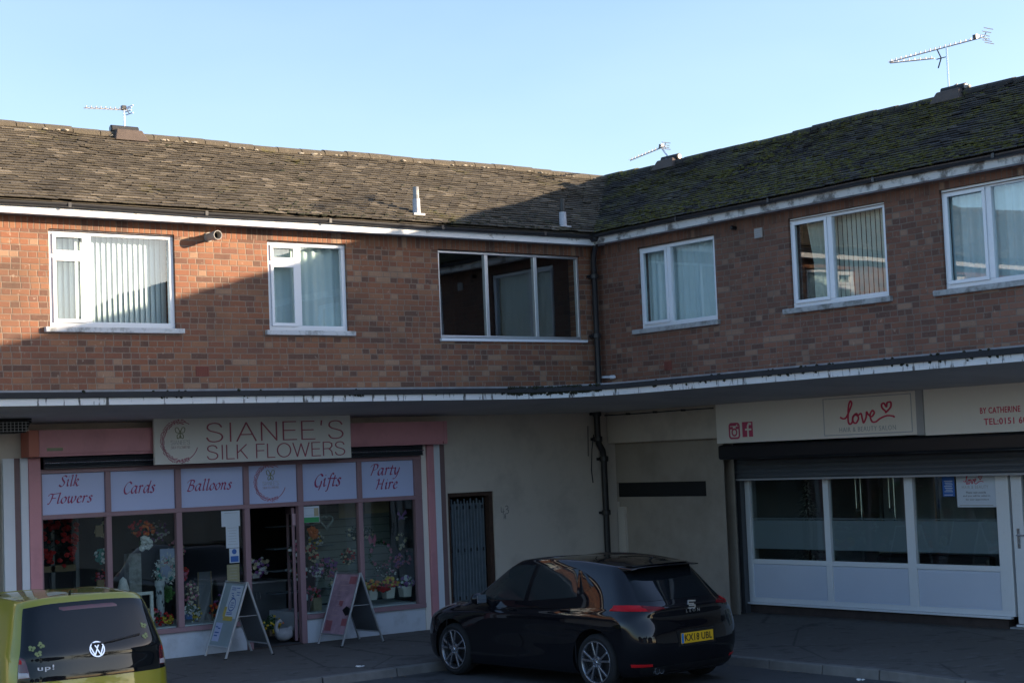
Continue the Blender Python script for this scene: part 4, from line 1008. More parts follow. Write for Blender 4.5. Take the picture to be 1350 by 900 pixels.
def salon_sign():
    F = Fr((16.75, 0, 0), (0, -1, 0), (-1, 0, 0))
    t = thing('shop_sign', (16.75, 14.5, 2.4), 'long cream fascia sign reading love HAIR & BEAUTY SALON over the salon', 'sign')
    b = MB(F); b.box(-17.375, -13.83, -.70, .0, 2.40, 2.945); b.box(-13.72, -11.4, -.70, .0, 2.385, 2.96); b.build('board', m['creams'], t, bevel=.004)
    b = MB(F); b.box(-13.829, -13.721, -.10, .022, 2.39, 2.965); b.build('joint_strip', m['sgrey'], t, bevel=.003)
    fn = at(F, .0005)
    b = MB(F)
    for q in ((-15.37, -13.91, 2.905, 2.917), (-15.37, -13.91, 2.435, 2.447), (-15.37, -15.358, 2.447, 2.905), (-13.922, -13.91, 2.447, 2.905)): b.box(q[0], q[1], .0005, .004, q[2], q[3])
    b.build('outline', m['fade'], t)
    love(fn, (-15.075, -14.19, 2.575, 2.865), m['crimson'], t)
    label_text(fn, 'HAIR & BEAUTY SALON', (-15.105, -14.175, 2.475, 2.535), m['sgrey'], t, offset=-.01, spacing=1.15, th=.003)
    label_text(fn, 'BY CATHERINE', (-12.885, -12.315, 2.612, 2.685), m['crimson'], t, offset=.012, spacing=1.1, th=.003)
    label_text(fn, 'TEL:0151 60', (-12.838, -12.235, 2.478, 2.555), m['crimson'], t, offset=.015, spacing=1.1, th=.003)
    # camera emblem and letter f emblem
    def rr(u0, u1, z0, z1, r, n=5):
        out = []
        for cx, cy, a0 in ((u1 - r, z1 - r, 0), (u0 + r, z1 - r, 90), (u0 + r, z0 + r, 180), (u1 - r, z0 + r, 270)):
            out += [(cx + r * math.cos(R_(a0 + 90 * k / n)), cy + r * math.sin(R_(a0 + 90 * k / n))) for k in range(n + 1)]
        return out
    b = MB(); P = lambda x, y, l: F.p(x, .0005 + l * .003, y)
    o = rr(-17.115, -16.925, 2.465, 2.665, .04); ribbon(b, P, o + o[:1], (0, 0), .024)
    ring = [(-17.02 + .045 * math.cos(R_(a)), 2.545 + .045 * math.sin(R_(a))) for a in range(0, 361, 20)]; ribbon(b, P, ring, (0, 0), .02)
    ribbon(b, P, [(-17.115, 2.605), (-17.06, 2.605)], (0, 0), .035); ribbon(b, P, [(-16.98, 2.605), (-16.925, 2.605)], (0, 0), .035); ribbon(b, P, [(-17.10, 2.645), (-16.99, 2.645)], (0, 0), .022)
    ribbon(b, P, [(-16.955, 2.635), (-16.955, 2.64)], (0, 0), .02); b.build('camera_emblem', m['pinkred'], t, recalc=False)
    b = MB(F); b.box(-16.865, -16.665, .0005, .003, 2.475, 2.68); b.build('square_emblem', m['pinkred'], t, bevel=.001)
    b = MB(); P = lambda x, y, l: F.p(x, .0032 + l * .002, y)
    ribbon(b, P, crom([(-16.70, 2.65), (-16.735, 2.65), (-16.755, 2.62), (-16.755, 2.58)], 4) + [(-16.755, 2.475)], (0, 0), .030); ribbon(b, P, [(-16.80, 2.575), (-16.70, 2.575)], (0, 0), .026)
    b.build('letter', m['creams'], t, recalc=False)
salon_sign()

def salon_notices():
    F = SH
    t = thing('notice', (17.5, 14.03, 1.6), 'blue notice with white print hanging in the salon window beside the white poster', 'notice')
    b = MB(F); b.box(-14.125, -13.935, -.019, -.0175, 1.61, 1.905); b.build('sheet', m['blue'], t)
    b = MB(F); b.box(-14.05, -14.01, -.0172, -.0168, 1.86, 1.89)
    for k in range(7): b.box(-14.095 + .01 * (k % 3), -13.965 - .008 * (k % 2), -.0172, -.0168, 1.80 - k * .022, 1.808 - k * .022)
    b.box(-14.10, -13.97, -.0172, -.0168, 1.625, 1.634); b.build('print', m['paper'], t)
    t = thing('poster', (17.5, 13.6, 1.5), 'white love hair and beauty poster in the salon window near the door', 'poster')
    b = MB(F); b.box(-13.905, -13.315, -.0195, -.0175, 1.475, 1.905); b.build('sheet', m['poster_w'], t); fn = at(F, -.0173)
    love(fn, (-13.79, -13.49, 1.76, 1.89), m['crimson'], t, .10)
    label_text(fn, 'HAIR & BEAUTY', (-13.82, -13.42, 1.705, 1.745), m['sgrey'], t, spacing=1.15, th=.0004)
    for k, s in enumerate(('Please wait outside', 'and you will be called in', 'for your appointment')): label_text(fn, s, ((-13.76, -13.46), (-13.81, -13.40), (-13.77, -13.42))[k] + (1.645 - k * .045, 1.672 - k * .045), m['ink'], t, th=.0004)
    b = MB(F); b.box(-13.87, -13.36, -.0172, -.0168, 1.492, 1.502); b.build('print', m['sgrey'], t)
salon_notices()

# ---------------------------------------------------------------- salon interior furniture
def sx(u, d, z): return SH.p(u, d, z)
t = thing('christmas_tree', (18.05, 16.95, .02), 'frosted dark Christmas tree standing behind the left salon window', 'tree')
b = MB(); b.tube([(18.05, 16.95, .02), (18.05, 16.95, 1.75)], .02, 6); b.build('trunk', m['dwood'], t)
b = MB(); rnd = random.Random(6); c2 = MB()
for k in range(1500):
    h = rnd.random() ** .8; z = .35 + 1.50 * h; r = .46 * (1 - h) + .03; a = rnd.uniform(0, 6.28); rr_ = r * math.sqrt(rnd.random()) ; q = V((18.05 + rr_ * math.cos(a), 16.95 + rr_ * math.sin(a), z - rr_ * .25)); d = V((math.cos(a), math.sin(a), rnd.uniform(-.5, .2))) * rnd.uniform(.04, .09)
    s_ = V((-math.sin(a), math.cos(a), 0)) * .010
    (c2 if rnd.random() < .5 else b).add([q - s_, q + s_, q + d + s_ * .3, q + d - s_ * .3], [(0, 1, 2, 3)])
b.build('crown', m['leafd'], t, recalc=False); c2.build('frosted_tips', m['f_whitef'], t, recalc=False)
t = thing('reception_desk', (18.9, 15.5, .02), 'low white reception desk seen through the middle salon window', 'desk')
b = MB(SH); b.box(-15.95, -15.35, -1.2, -.85, .02, .92); b.build('carcass', m['white'], t, bevel=.01); b = MB(SH); b.box(-15.98, -15.32, -1.22, -.83, .921, .95); b.build('desk_top', m['paper'], t)
t = thing('sofa', (18.5, 14.6, .02), 'low black waiting sofa behind the salon windows', 'sofa')
b = MB(SH); b.box(-15.45, -13.6, -.95, -.35, .1, .42); b.build('seat', m['black'], t, bevel=.05); b = MB(SH); b.box(-15.45, -13.6, -.36, -.20, .1, .86); b.build('backrest', m['black'], t, bevel=.06)
for u in (-15.5, -13.55): b = MB(SH); b.box(u, u + .1, -.95, -.2, .1, .62); b.build('armrest', m['black'], t, bevel=.03)
for k, (u, lab) in enumerate(((-16.35, 'thin chrome stand left of the first mullion inside the salon'), (-15.75, 'pair of long upright metal handles glinting in the middle salon window'), (-15.05, 'thin pale partition post inside the middle salon window'))):
    b = MB(SH); zz = (1.0, 2.0) if k != 2 else (.9, 2.3)
    b.tube([(u, -1.0, zz[0] + .3), (u, -1.0, zz[1])], .014, 8)
    if k != 2: b.tube([(u - .09, -1.0, zz[0] + .42), (u - .09, -1.0, zz[1] - .1)], .012, 8); b.box(u - .10, u + .02, -1.02, -1.0, 1.38, 1.40)
    b.box(u - .02, u + .02, -1.02, -.98, .02, zz[0] + .3); 
    tag(b.build('metal_stand', m['wood' if k == 2 else 'silver'], org=sx(u, -1, .02)), lab, 'stand')
t = thing('partition', (19.5, 15, .02), 'dark timber partition wall panels across the back of the salon', 'partition')
b = MB(SH); b.box(-16.6, -12.2, -1.75, -1.7, .02, 2.3); b.build('panel', m['papergrey'], t)
for u in (-16.6, -15.6, -14.6, -13.6, -12.6): b = MB(SH); b.box(u, u + .05, -1.70, -1.66, .02, 2.3); b.build('post', m['lath'], t)

# ================================================================== goods in the flower shop windows
def tuft(name, c, R, blooms, n, label, cat='flowers', leaf='leaf', pot=None, potm='f_whitef', group=None, hang=False, bs=.022, sq=(1, 1, 1), nleaf=None):
    rnd = random.Random(hash(label) % 999 if False else sum(map(ord, label))); c = V(c)
    t = thing(name, c, label, cat, group)
    b = MB()
    for _ in range(nleaf or int(90 + R * 300)):
        d = V((rnd.gauss(0, 1), rnd.gauss(0, 1), rnd.gauss(0, 1))).normalized(); q = c + V((d.x * sq[0], d.y * sq[1], d.z * sq[2])) * R * rnd.uniform(.25, 1.05)
        a = V((rnd.gauss(0, 1), rnd.gauss(0, 1), rnd.gauss(0, 1))).normalized() * rnd.uniform(.015, .035); s_ = a.cross(V((.3, 1, .2))).normalized() * .009
        b.add([q - a, q + s_, q + a, q - s_], [(0, 1, 2, 3)])
    b.build('foliage', m[leaf], t, recalc=False)
    for bl in blooms:
        b = MB()
        for _ in range(max(4, int(n * 1.7) // len(blooms))):
            d = V((rnd.gauss(0, 1), -abs(rnd.gauss(0, 1)), rnd.gauss(0, 1))).normalized(); q = c + V((d.x * sq[0], d.y * sq[1], d.z * sq[2])) * R * rnd.uniform(.7, 1.1)
            b.blob(q, bs * rnd.uniform(.7, 1.25), (1, 1, .8), 6, .25)
        b.build('blooms', m[bl], t, smooth=False)
    if pot:
        b = MB(); w, h = pot; zb = c.z - R * sq[2] * .6 - h
        b.hexa([V((c.x + a * w * k, c.y + e * w * k, zb + hh)) for hh, k in ((0, .8), (h, 1)) for e in (-1, 1) for a in (-1, 1)]); b.build('pot', m[potm], t, bevel=.004)
    return t
DZ = .39     # display shelf height
for u0, u1, lab in ((7.95, 10.66, 'low white display shelf inside the three left windows'), (11.54, 13.42, 'low white display shelf inside the two right windows')):
    b = MB(LW); b.box(u0, u1, -1.0, -.31, .05, .385); tag(b.build('display_shelf', m['white'], org=((u0 + u1) / 2, 20.3, .05)), lab, 'shelf')
# window 1
t = thing('shelf_unit', (8.4, 20.9, .1), 'dark shelf unit with a pale wooden top behind the leftmost window', 'shelf'); b = MB(); b.box(8.0, 8.75, 20.75, 21.1, 1.12, 1.20); b.build('shelf_board', m['wood'], t)
for x in (8.05, 8.42, 8.74): b = MB(); b.box(x, x + .05, 20.75, 20.82, .1, 1.85); b.build('upright', m['lath'], t)
tuft('flower_spray', (8.50, 20.75, 1.52), .26, ['f_red'], 46, 'deep red flower spray hanging dimly in the leftmost window', leaf='leafd', bs=.034, sq=(1.2, .5, 1.2))
for k in range(4):
    z = (1.78, 1.55, .88, .66)[k]
    b = MB(); b.box(8.745, 8.845, 20.12, 20.135, z, z + .14); tag(b.build('wooden_plaque', m['wood'], org=(8.79, 20.12, z)), ('topmost', 'second', 'third', 'lowest')[k] + ' small wooden plaque hanging beside the first mullion', 'plaque', 'hanging wooden plaques')
tuft('ornament', (8.66, 20.2, .52), .12, ['f_orange', 'f_creamf'], 16, 'small spiky twig decoration with orange balls at the bottom of the leftmost window', 'decoration', leaf='wicker', bs=.018)
# window 2
tuft('hanging_basket', (9.36, 20.15, 1.62), .13, ['f_red', 'f_orange'], 26, 'red flower basket hanging high in the second window', leaf='leafd', sq=(1.4, 1, .7))
tuft('silk_rose', (9.38, 20.10, 1.44), .075, ['f_whitef'], 9, 'large white silk rose with green leaves below the red hanging basket', bs=.040)
b = MB(); b.box(9.28, 9.45, 20.35, 20.5, .39, 1.30); tag(b.build('plinth', m['sill'], org=(9.36, 20.4, .39), bevel=.006), 'tall grey display column behind the second window', 'plinth')
b = MB(); b.lathe((9.15, 20.25, .39), (0, 0, 1), [(.10, 0), (.105, .1), (.095, .3), (.075, .48), (.045, .60), (.0, .64)], 14)
for k in range(6): b.lathe((9.15, 20.25, .43 + k * .09), (0, 0, 1), [(.10 - k * .008, 0), (.118 - k * .010, .03), (.10 - k * .009, .06)], 14, cap=False)
tag(b.build('hive_ornament', m['f_whitef'], org=(9.15, 20.25, .39), smooth=True), 'white ribbed beehive shaped ornament in the second window', 'ornament')
tuft('wreath_decoration', (8.86, 20.2, 1.30), .10, ['f_teal', 'f_whitef'], 22, 'teal and silver decoration half hidden by the first mullion', 'decoration', leaf='f_teal', bs=.018)
def ring_wreath(c, R, blooms, label, leafm, n=240, thick=.035):
    t = thing('wreath', c, label, 'wreath'); b = MB(); rnd = random.Random(sum(map(ord, label)))
    for _ in range(n):
        a = rnd.uniform(0, 6.283); q = V(c) + V((R * math.cos(a), 0, R * math.sin(a))) + V((rnd.gauss(0, thick), rnd.gauss(0, .02), rnd.gauss(0, thick))); e = V((rnd.gauss(0, 1), rnd.gauss(0, 1), rnd.gauss(0, 1))).normalized() * .028; s_ = e.cross(V((0, 1, .3))).normalized() * .009
        b.add([q - e, q + s_, q + e, q - s_], [(0, 1, 2, 3)])
    b.build('ring', m[leafm], t, recalc=False)
    for bl in blooms:
        b = MB()
        for _ in range(14): a = rnd.uniform(0, 6.283); b.blob(V(c) + V((R * math.cos(a), -.03, R * math.sin(a))), rnd.uniform(.014, .026), n=6, jit=.2)
        b.build('blooms', m[bl], t)
ring_wreath((9.67, 20.12, 1.08), .12, ['f_whitef', 'f_teal'], 'silvery wreath hanging low at the right of the second window', 'f_whitef')
t = thing('gift_card_display', (9.86, 20.45, .98), 'pale blue greeting poster behind the second mullion', 'poster'); b = MB(); b.box(9.76, 10.0, 20.45, 20.465, .95, 1.33); b.build('sheet', m['lav'], t); b = MB(); b.lathe((9.83, 20.449, 1.17), (0, -1, 0), [(.04, 0), (.04, .002)], 16); b.lathe((9.94, 20.449, 1.09), (0, -1, 0), [(.045, 0), (.045, .002)], 16); b.build('print', m['crimson'], t)
t = thing('candle_lantern', (9.60, 20.15, .39), 'distressed white column ornament in the second window', 'ornament'); b = MB(); b.lathe((9.60, 20.15, .39), (0, 0, 1), [(.062, 0), (.062, .04), (.050, .05), (.050, .47), (.064, .50), (.064, .56)], 12); b.build('column', m['wbrick'], t); b = MB()
rnd = random.Random(3)
for _ in range(26): a = rnd.uniform(0, 6.28); b.blob((9.60 + .050 * math.cos(a), 20.15 + .050 * math.sin(a), .46 + rnd.random() * .38), .014, (.8, .8, 1.4), 5, .3)
b.build('flaked_patches', m['lath'], t)
tuft('pot_plant', (9.72, 20.25, .78), .10, ['leafb'], 14, 'bright green leafy plant beside the white column ornament', 'plant', leaf='leafb', bs=.02, nleaf=200)
tuft('flower_bunch', (9.42, 20.12, .52), .12, ['f_red', 'f_creamf', 'f_pinkfl'], 30, 'dark red and cream flower bunch low in the second window', pot=(.05, .05), potm='wicker', sq=(1.3, 1, .9))
tuft('flower_bunch', (9.62, 20.08, .47), .09, ['f_yellow', 'f_red'], 22, 'small yellow and red flower bunch beside the second mullion', sq=(1.2, 1, .8))
t = thing("white_stand", (9.2, 20.6, .39), 'white framed stand at the right of the green car roof', 'frame'); b = MB(); b.box(9.05, 9.42, 19.96, 19.99, .80, .84); b.box(9.38, 9.42, 19.96, 19.99, .39, .80); b.build('rail', m['f_whitef'], t, bevel=.004)
# window 3
tuft('dried_bouquet', (10.02, 20.15, .75), .12, ['f_creamf', 'f_pinkfl'], 24, 'pale dried grass bouquet in the third window', leaf='wicker', bs=.018, sq=(.8, .8, 1.3))
tuft('flower_bunch', (9.92, 20.2, 1.02), .09, ['f_red', 'f_pinkfl'], 18, 'small red and pink bunch above the dried grass bouquet', bs=.02)
tuft('pot_plant', (9.93, 20.05, .56), .08, ['f_whitef'], 14, 'little white flowers in a small blue pot by the second mullion', 'plant', pot=(.045, .07), potm='blue', bs=.014)
t = thing('leaning_board', (10.25, 20.3, .39), 'tall dark picture board leaning in the third window', 'board'); b = MB(); b.hexa([V(q) for q in ((10.12, 20.15, .39), (10.32, 20.15, .39), (10.12, 20.17, .39), (10.32, 20.17, .39), (10.26, 20.40, 1.0), (10.44, 20.40, 1.0), (10.26, 20.42, 1.0), (10.44, 20.42, 1.0))]); b.build('board', m['lath'], t); b = MB(); b.bar((10.32, 20.14, .39), (10.44, 20.39, 1.0), .018, .018, raw=True); b.bar((10.12, 20.14, .39), (10.26, 20.39, 1.0), .018, .018, raw=True); b.build('edge', m['wood'], t)
tuft('flower_bunch', (10.52, 20.25, .58), .12, ['f_red', 'f_purple'], 16, 'dim crimson flower bunch behind the first pavement sign', leaf='leafd')
# doorway
t = thing('counter', (11.5, 21.0, .02), 'dark grey shop counter inside the open doorway', 'counter'); b = MB(); b.box(11.0, 11.36, 20.95, 21.5, .02, .72) if False else b.box(11.05, 11.95, 21.1, 21.6, .02, .74); b.build('cabinet', m['lath'], t); b = MB(); b.box(11.02, 11.98, 21.06, 21.62, .741, .765); b.build('counter_top', m['sgrey'], t); b = MB()
for x in (11.47, 11.53): b.tube([(x, 21.085, .52), (x, 21.075, .53), (x, 21.075, .62), (x, 21.085, .63)], .006, 6)
b.build('handles', m['silver'], t)
tuft('flower_bunch', (11.52, 21.2, .96), .15, ['f_creamf', 'f_whitef', 'f_purple'], 34, 'cream and white roses standing on the counter in the doorway', bs=.030, sq=(1.4, 1, .9), pot=(.06, .07), potm='f_whitef')
tuft('pot_plant', (11.28, 20.35, .24), .12, ['f_yellow'], 10, 'small green plant on the floor just inside the doorway', 'plant', pot=(.05, .08), potm='wicker')
t = thing('swan_ornament', (11.28, 20.1, .02), 'white swan planter on the floor inside the doorway', 'ornament')
b = MB(); b.blob((11.29, 20.02, .13), .105, (1.25, .8, .85), 14, 0); b.tube([(11.20, 20.02, .15), (11.17, 20.02, .22), (11.19, 20.02, .29), (11.235, 20.02, .31), (11.262, 20.02, .285)], [.038, .028, .024, .028, .016], 10); b.blob((11.39, 20.02, .19), .05, (1.2, .7, .9), 8, .05); b.build('body', m['swan'], t, smooth=True)
b = MB(); b.tube([(11.262, 20.02, .288), (11.295, 20.02, .272)], [.012, .004], 8); b.build('beak', m['f_orange'], t)
# window 5 (right of the door)
for k in range(4):
    b = MB(); b.box(11.56, 13.30, 21.0, 21.02, .55 + k * .35, 1.6) if False else b.box(11.56, 12.5, 20.7, 20.95, .60 + k * .30, .615 + k * .30)
    tag(b.build('glass_shelf', m['gate'], org=(12.0, 20.8, .6 + k * .3)), ('lowest', 'second', 'third', 'top')[k] + ' grey shelf of flowers behind the window right of the door', 'shelf', 'grey shelves in the window')
tuft('flower_bunch', (11.90, 20.25, 1.42), .07, ['f_orange'], 16, 'bright orange flower bunch under the green notice', bs=.028)
tuft('flower_bunch', (11.72, 20.4, 1.16), .13, ['f_whitef', 'f_pinkfl'], 22, 'pale pink and white bunch on the left edge of the window right of the door', leaf='leafd', sq=(.9, .8, 1.2))
tuft('flower_bunch', (11.98, 20.5, 1.12), .12, ['f_creamf', 'f_red'], 20, 'cream and red bunch in the middle of the window right of the door', leaf='leafd')
tuft('flower_bunch', (11.74, 20.4, .88), .12, ['f_red', 'f_whitef'], 24, 'dark red bunch with one white rose above the pavement sign', leaf='leaf')
tuft('flower_bunch', (12.20, 20.4, .92), .14, ['f_pinkfl', 'f_purple'], 24, 'mauve flower bunch beside the third mullion', leaf='leafd')
tuft('flower_bunch', (12.22, 20.15, .72), .12, ['f_whitef', 'f_creamf'], 14, 'cream roses just above the top of the second pavement sign', bs=.028)
tuft('flower_bunch', (11.80, 20.12, .62), .10, ['f_red', 'f_pinkfl'], 16, 'small red bunch behind the second pavement sign', bs=.02)
t = thing('gift_box', (11.66, 20.1, .39), 'dark gift box with a white label in the bottom left of the right-hand windows', 'box'); b = MB(); b.box(11.58, 11.72, 20.05, 20.2, .39, .62); b.build('carton', m['blackm'], t); b = MB(); b.box(11.585, 11.68, 20.04, 20.049, .54, .62); b.build('label', m['paper'], t)
b = MB(); b.box(11.77, 11.90, 20.05, 20.17, .39, .56); tag(b.build('planter_box', m['beige'], org=(11.83, 20.1, .39), bevel=.005), 'small pale planter box at the bottom left of the right-hand windows', 'box')
t = thing('heart_decoration', (12.16, 20.3, 1.5), 'pale heart shaped ring hanging in the window right of the door', 'decoration'); b = MB()
h = [(12.16 + .10 * (math.sin(a) ** 3), 20.3, 1.56 + .10 * (13 * math.cos(a) - 5 * math.cos(2 * a) - 2 * math.cos(3 * a) - math.cos(4 * a)) / 16) for a in [k * .314 for k in range(21)]]
b.tube(h, .018, 6, cap=False); b.tube([(12.16, 20.3, 1.62), (12.16, 20.3, 1.80)], .003, 4); b.build('hoop', m['slat'], t, smooth=True)
# window 6
t = thing('slatwall_panel', (12.95, 20.95, .39), 'grey green slatted display wall behind the rightmost window', 'display wall'); b = MB()
for k in range(13): b.box(12.35, 13.75, 20.95, 20.97, .40 + k * .105, .495 + k * .105)
b.build('slats', m['slat'], t); b = MB(); b.box(12.35, 13.75, 20.972, 20.99, .39, 1.80); b.build('backing', m['lath'], t)
t = thing('picture', (12.9, 20.7, 1.62), 'tan printed panels along the top of the rightmost window', 'picture'); b = MB(); b.box(12.55, 12.90, 20.6, 20.615, 1.58, 1.79); b.build('panel', m['beige'], t); b = MB(); b.box(12.97, 13.38, 20.6, 20.615, 1.62, 1.79); b.build('panel', m['beige'], t)
t = thing('butterfly_decoration', (13.30, 20.2, 1.62), 'pink foil butterfly hanging near the top of the rightmost window', 'decoration'); b = MB()
for s_ in (-1, 1):
    b.add([(13.31, 20.2, 1.56), (13.31 + s_ * .06, 20.2 - .03, 1.66), (13.31 + s_ * .085, 20.2 - .03, 1.60), (13.31 + s_ * .03, 20.2, 1.57), (13.31 + s_ * .055, 20.19, 1.52), (13.31, 20.2, 1.53)], [(0, 1, 2, 3), (3, 4, 5, 0)])
b.build('wings', m['f_purple'], t, recalc=False); b = MB(); b.box(13.34, 13.38, 20.15, 20.16, 1.545, 1.56); b.blob((13.33, 20.15, 1.53), .012); b.build('foil_sparkle', m['silver'], t)
t = thing('butterfly_decoration', (12.95, 20.4, 1.28), 'faint mauve butterfly hanging in the centre of the rightmost window', 'decoration'); b = MB()
for s_ in (-1, 1): b.add([(12.95, 20.4, 1.25), (12.95 + s_ * .05, 20.4, 1.34), (12.95 + s_ * .07, 20.4, 1.27), (12.95 + s_ * .04, 20.4, 1.20), (12.95, 20.4, 1.22)], [(0, 1, 2, 3, 4)])
b.build('wings', m['f_pinkfl'], t, recalc=False)
ring_wreath((13.10, 20.45, 1.05), .17, ['f_pinkfl'], 'thin green hoop wreath hanging in the rightmost window', 'leaf', 160, .014)
tuft('hanging_foliage', (13.42, 20.4, 1.22), .10, ['f_creamf'], 8, 'dark hanging foliage bunch at the right of the rightmost window', leaf='leafd', sq=(.8, .8, 1.2))
tuft('hanging_foliage', (13.46, 20.3, .98), .06, ['f_pinkfl'], 5, 'narrow dark hanging bunch below the other near the right frame', leaf='leafd', sq=(.6, .8, 1.6))
tuft('hanging_foliage', (12.80, 20.5, 1.35), .15, ['f_creamf'], 6, 'wide dim greenery hanging at the left of the rightmost window', leaf='leafd', sq=(1.6, .8, .7))
tuft('flower_bunch', (13.10, 20.35, .82), .13, ['f_whitef', 'f_pinkfl'], 20, 'wispy pink and white spray above the yellow flowers', leaf='leafd', bs=.014, sq=(1.3, .8, .8))
for k, (x, bl, lab, fr) in enumerate(((12.72, ['f_yellow', 'f_orange'], 'yellow and orange flowers in a pale box beside the third mullion', 0), (13.0, ['f_yellow', 'f_red'], 'yellow and deep red flowers in the middle pale box of the rightmost window', 0), (13.28, ['f_purple', 'f_whitef'], 'purple and white flowers in the rightmost pale box', 0))):
    tuft('boxed_flowers', (x, 20.12, .66), .115, bl, 30, lab, pot=(.075, .15), potm='creams', bs=.024, sq=(1.25, .8, .75), group='boxed flowers on the shelf')
tuft('flower_bunch', (12.86, 20.05, .62), .10, ['f_red'], 18, 'low wine red flowers between the first two pale boxes', bs=.02, sq=(1.3, .7, .6))

# ================================================================== pavement A-boards
def a_board(x, y, rz, label, face, extra, back):
    t = thing('pavement_sign', (x, y, -.02), label, 'pavement sign', 'pavement signs outside the flower shop', rot=(0, 0, rz))
    H, S, W_ = .93, .33, .27       # height, half spread, half width
    def P(side, v, w): return V((side * S * (1 - v), w * W_, H * v))      # v from foot to hinge
    for side, nm in ((-1, 'front_frame'), (1, 'rear_frame')):
        b = MB()
        for w in (-1, 1): b.bar(P(side, 0, w), P(side, 1, w), .024, .024, raw=True, up=V((0, 1, 0)))
        b.bar(P(side, .16, -1), P(side, .16, 1), .024, .018, raw=True); b.bar(P(side, .985, -1), P(side, .985, 1), .026, .02, raw=True)
        f = b.build(nm, m['alu'], t, raw=True, bevel=.003); ORG[f.name] = V((0, 0, 0))
        b = MB(); o = V((side * .002, 0, 0)); c = [P(side, v, w) + o + V((-side * k, 0, 0)) for k in (0, .008) for v in (.17, .975) for w in (-.95, .95)]
        b.hexa(c); b.build('poster_panel', face if side < 0 else back, f, raw=True)
    b = MB()
    for w in (-.9, .9): b.bar(P(-1, .55, w) + V((.01, 0, 0)), P(1, .55, w) + V((-.01, 0, 0)), .008, .008, raw=True)
    b.build('stay', m['alu'], t, raw=True)
    b = MB()
    for side in (-1, 1):
        for w in (-1, 1): b.box(P(side, 0, w).x - .016, P(side, 0, w).x + .016, P(side, 0, w).y - .016, P(side, 0, w).y + .016, -.004, .02)
    b.build('rubber_feet', m['black'], t, raw=True)
    def Q(u, l, v):                      # u 0..1 left to right across the front face as seen, v 0..1 up the face
        p = P(-1, .17 + .80 * v, 1 - 2 * u); n = V((-H, 0, S)).normalized(); return p + n * (.006 + l)
    extra(t, Q); return t
def poster1(t, Q):
    b = MB(); hx = lambda u0, u1, v0, v1, l=.002: b.hexa([Q(u, k, v) for k in (0, l) for v in (v0, v1) for u in (u0, u1)])
    hx(.34, .93, .44, .97); b.build('white_sheet', m['poster_w'], t, raw=True)
    b = MB(); hx(.10, .42, .06, .36); b.build('lilac_sheet', m['lav'], t, raw=True)
    b = MB(); hx(.36, .80, .40, .47, .0035); hx(.30, .42, .46, .62, .003); b.build('yellow_flash', m['poster_y'], t, raw=True)
    b = MB(); P = lambda x, y, l: Q(x, .0025 + l * .0015, y)
    el = [(.62 + .15 * math.cos(a), .66 + .10 * math.sin(a)) for a in [k * .35 for k in range(19)]]; ribbon(b, P, el, (0, 0), .018)
    for (u0, u1, v) in ((.42, .60, .93), (.64, .80, .93), (.42, .62, .90), (.46, .56, .84), (.70, .86, .86), (.72, .84, .82), (.50, .56, .81), (.55, .69, .69), (.55, .69, .655), (.55, .69, .62), (.46, .72, .53), (.46, .72, .505), (.50, .62, .77)): ribbon(b, P, [(u0, v), (u1, v)], (0, 0), .012)
    ribbon(b, P, [(.56, .755), (.57, .80), (.60, .80)], (0, 0), .012)
    for (u0, u1, v) in ((.14, .24, .29), (.26, .36, .27), (.16, .34, .20), (.16, .30, .15)): ribbon(b, P, [(u0, v), (u1, v)], (0, 0), .02)
    b.build('printed_marks', m['blue'], t, raw=True, recalc=False)
def poster2(t, Q):
    b = MB(); hx = lambda u0, u1, v0, v1, l=.002: b.hexa([Q(u, k, v) for k in (0, l) for v in (v0, v1) for u in (u0, u1)])
    hx(.66, .93, .84, .97); hx(.74, .94, .14, .26); hx(.10, .36, .04, .22); hx(.45, .6, .46, .56); b.build('red_patch', m['poster_r'], t, raw=True)
    b = MB(); q = [(.66, .40), (.80, .47), (.98, .43), (.99, .33), (.84, .31)]
    n = len(q); b.add([Q(u, .004, v) for u, v in q] + [Q(u, .002, v) for u, v in q], [tuple(range(n)), tuple(range(2 * n - 1, n - 1, -1))] + [(k, (k + 1) % n, n + (k + 1) % n, n + k) for k in range(n)]); b.build('torn_patch', m['black'], t, raw=True)
    b = MB(); P = lambda x, y, l: Q(x, .0012 + l * .001, y); rnd = random.Random(5)
    for k in range(9): v = .90 - k * .085; u = rnd.uniform(.15, .35); ribbon(b, P, [(u, v), (u + rnd.uniform(.15, .4), v)], (0, 0), .014)
    b.build('printed_marks', m['rosel'], t, raw=True, recalc=False)
a_board(10.31, 19.44, .0, 'grey framed pavement sign with a white and yellow poster left of the doorway', m['poster_g'], poster1, m['lath'])
a_board(11.93, 19.40, .05, 'silver pavement sign with a worn pink and red poster right of the doorway', m['poster_p'], poster2, m['lath'])

# litter
rnd = random.Random(12)
for k, (x, y, z, lab) in enumerate(((13.48, 12.05, -.092, 'crumpled white scrap on the pavement edge near the right corner'), (13.17, 12.28, -.145, 'flat white litter in the gutter near the right corner'), (12.42, 14.30, -.145, 'pale scrap beside the rear wheel of the black car') if False else (10.75, 17.3, -.045, 'tiny pale scrap on the pavement between the two cars'))):
    b = MB()
    for j in range(4): b.blob((x + rnd.uniform(-.03, .03), y + rnd.uniform(-.03, .03), z + .008), .018, (1.3, 1, .5), 6, .4)
    tag(b.build('litter', m['f_whitef'], org=(x, y, z)), lab, 'litter')
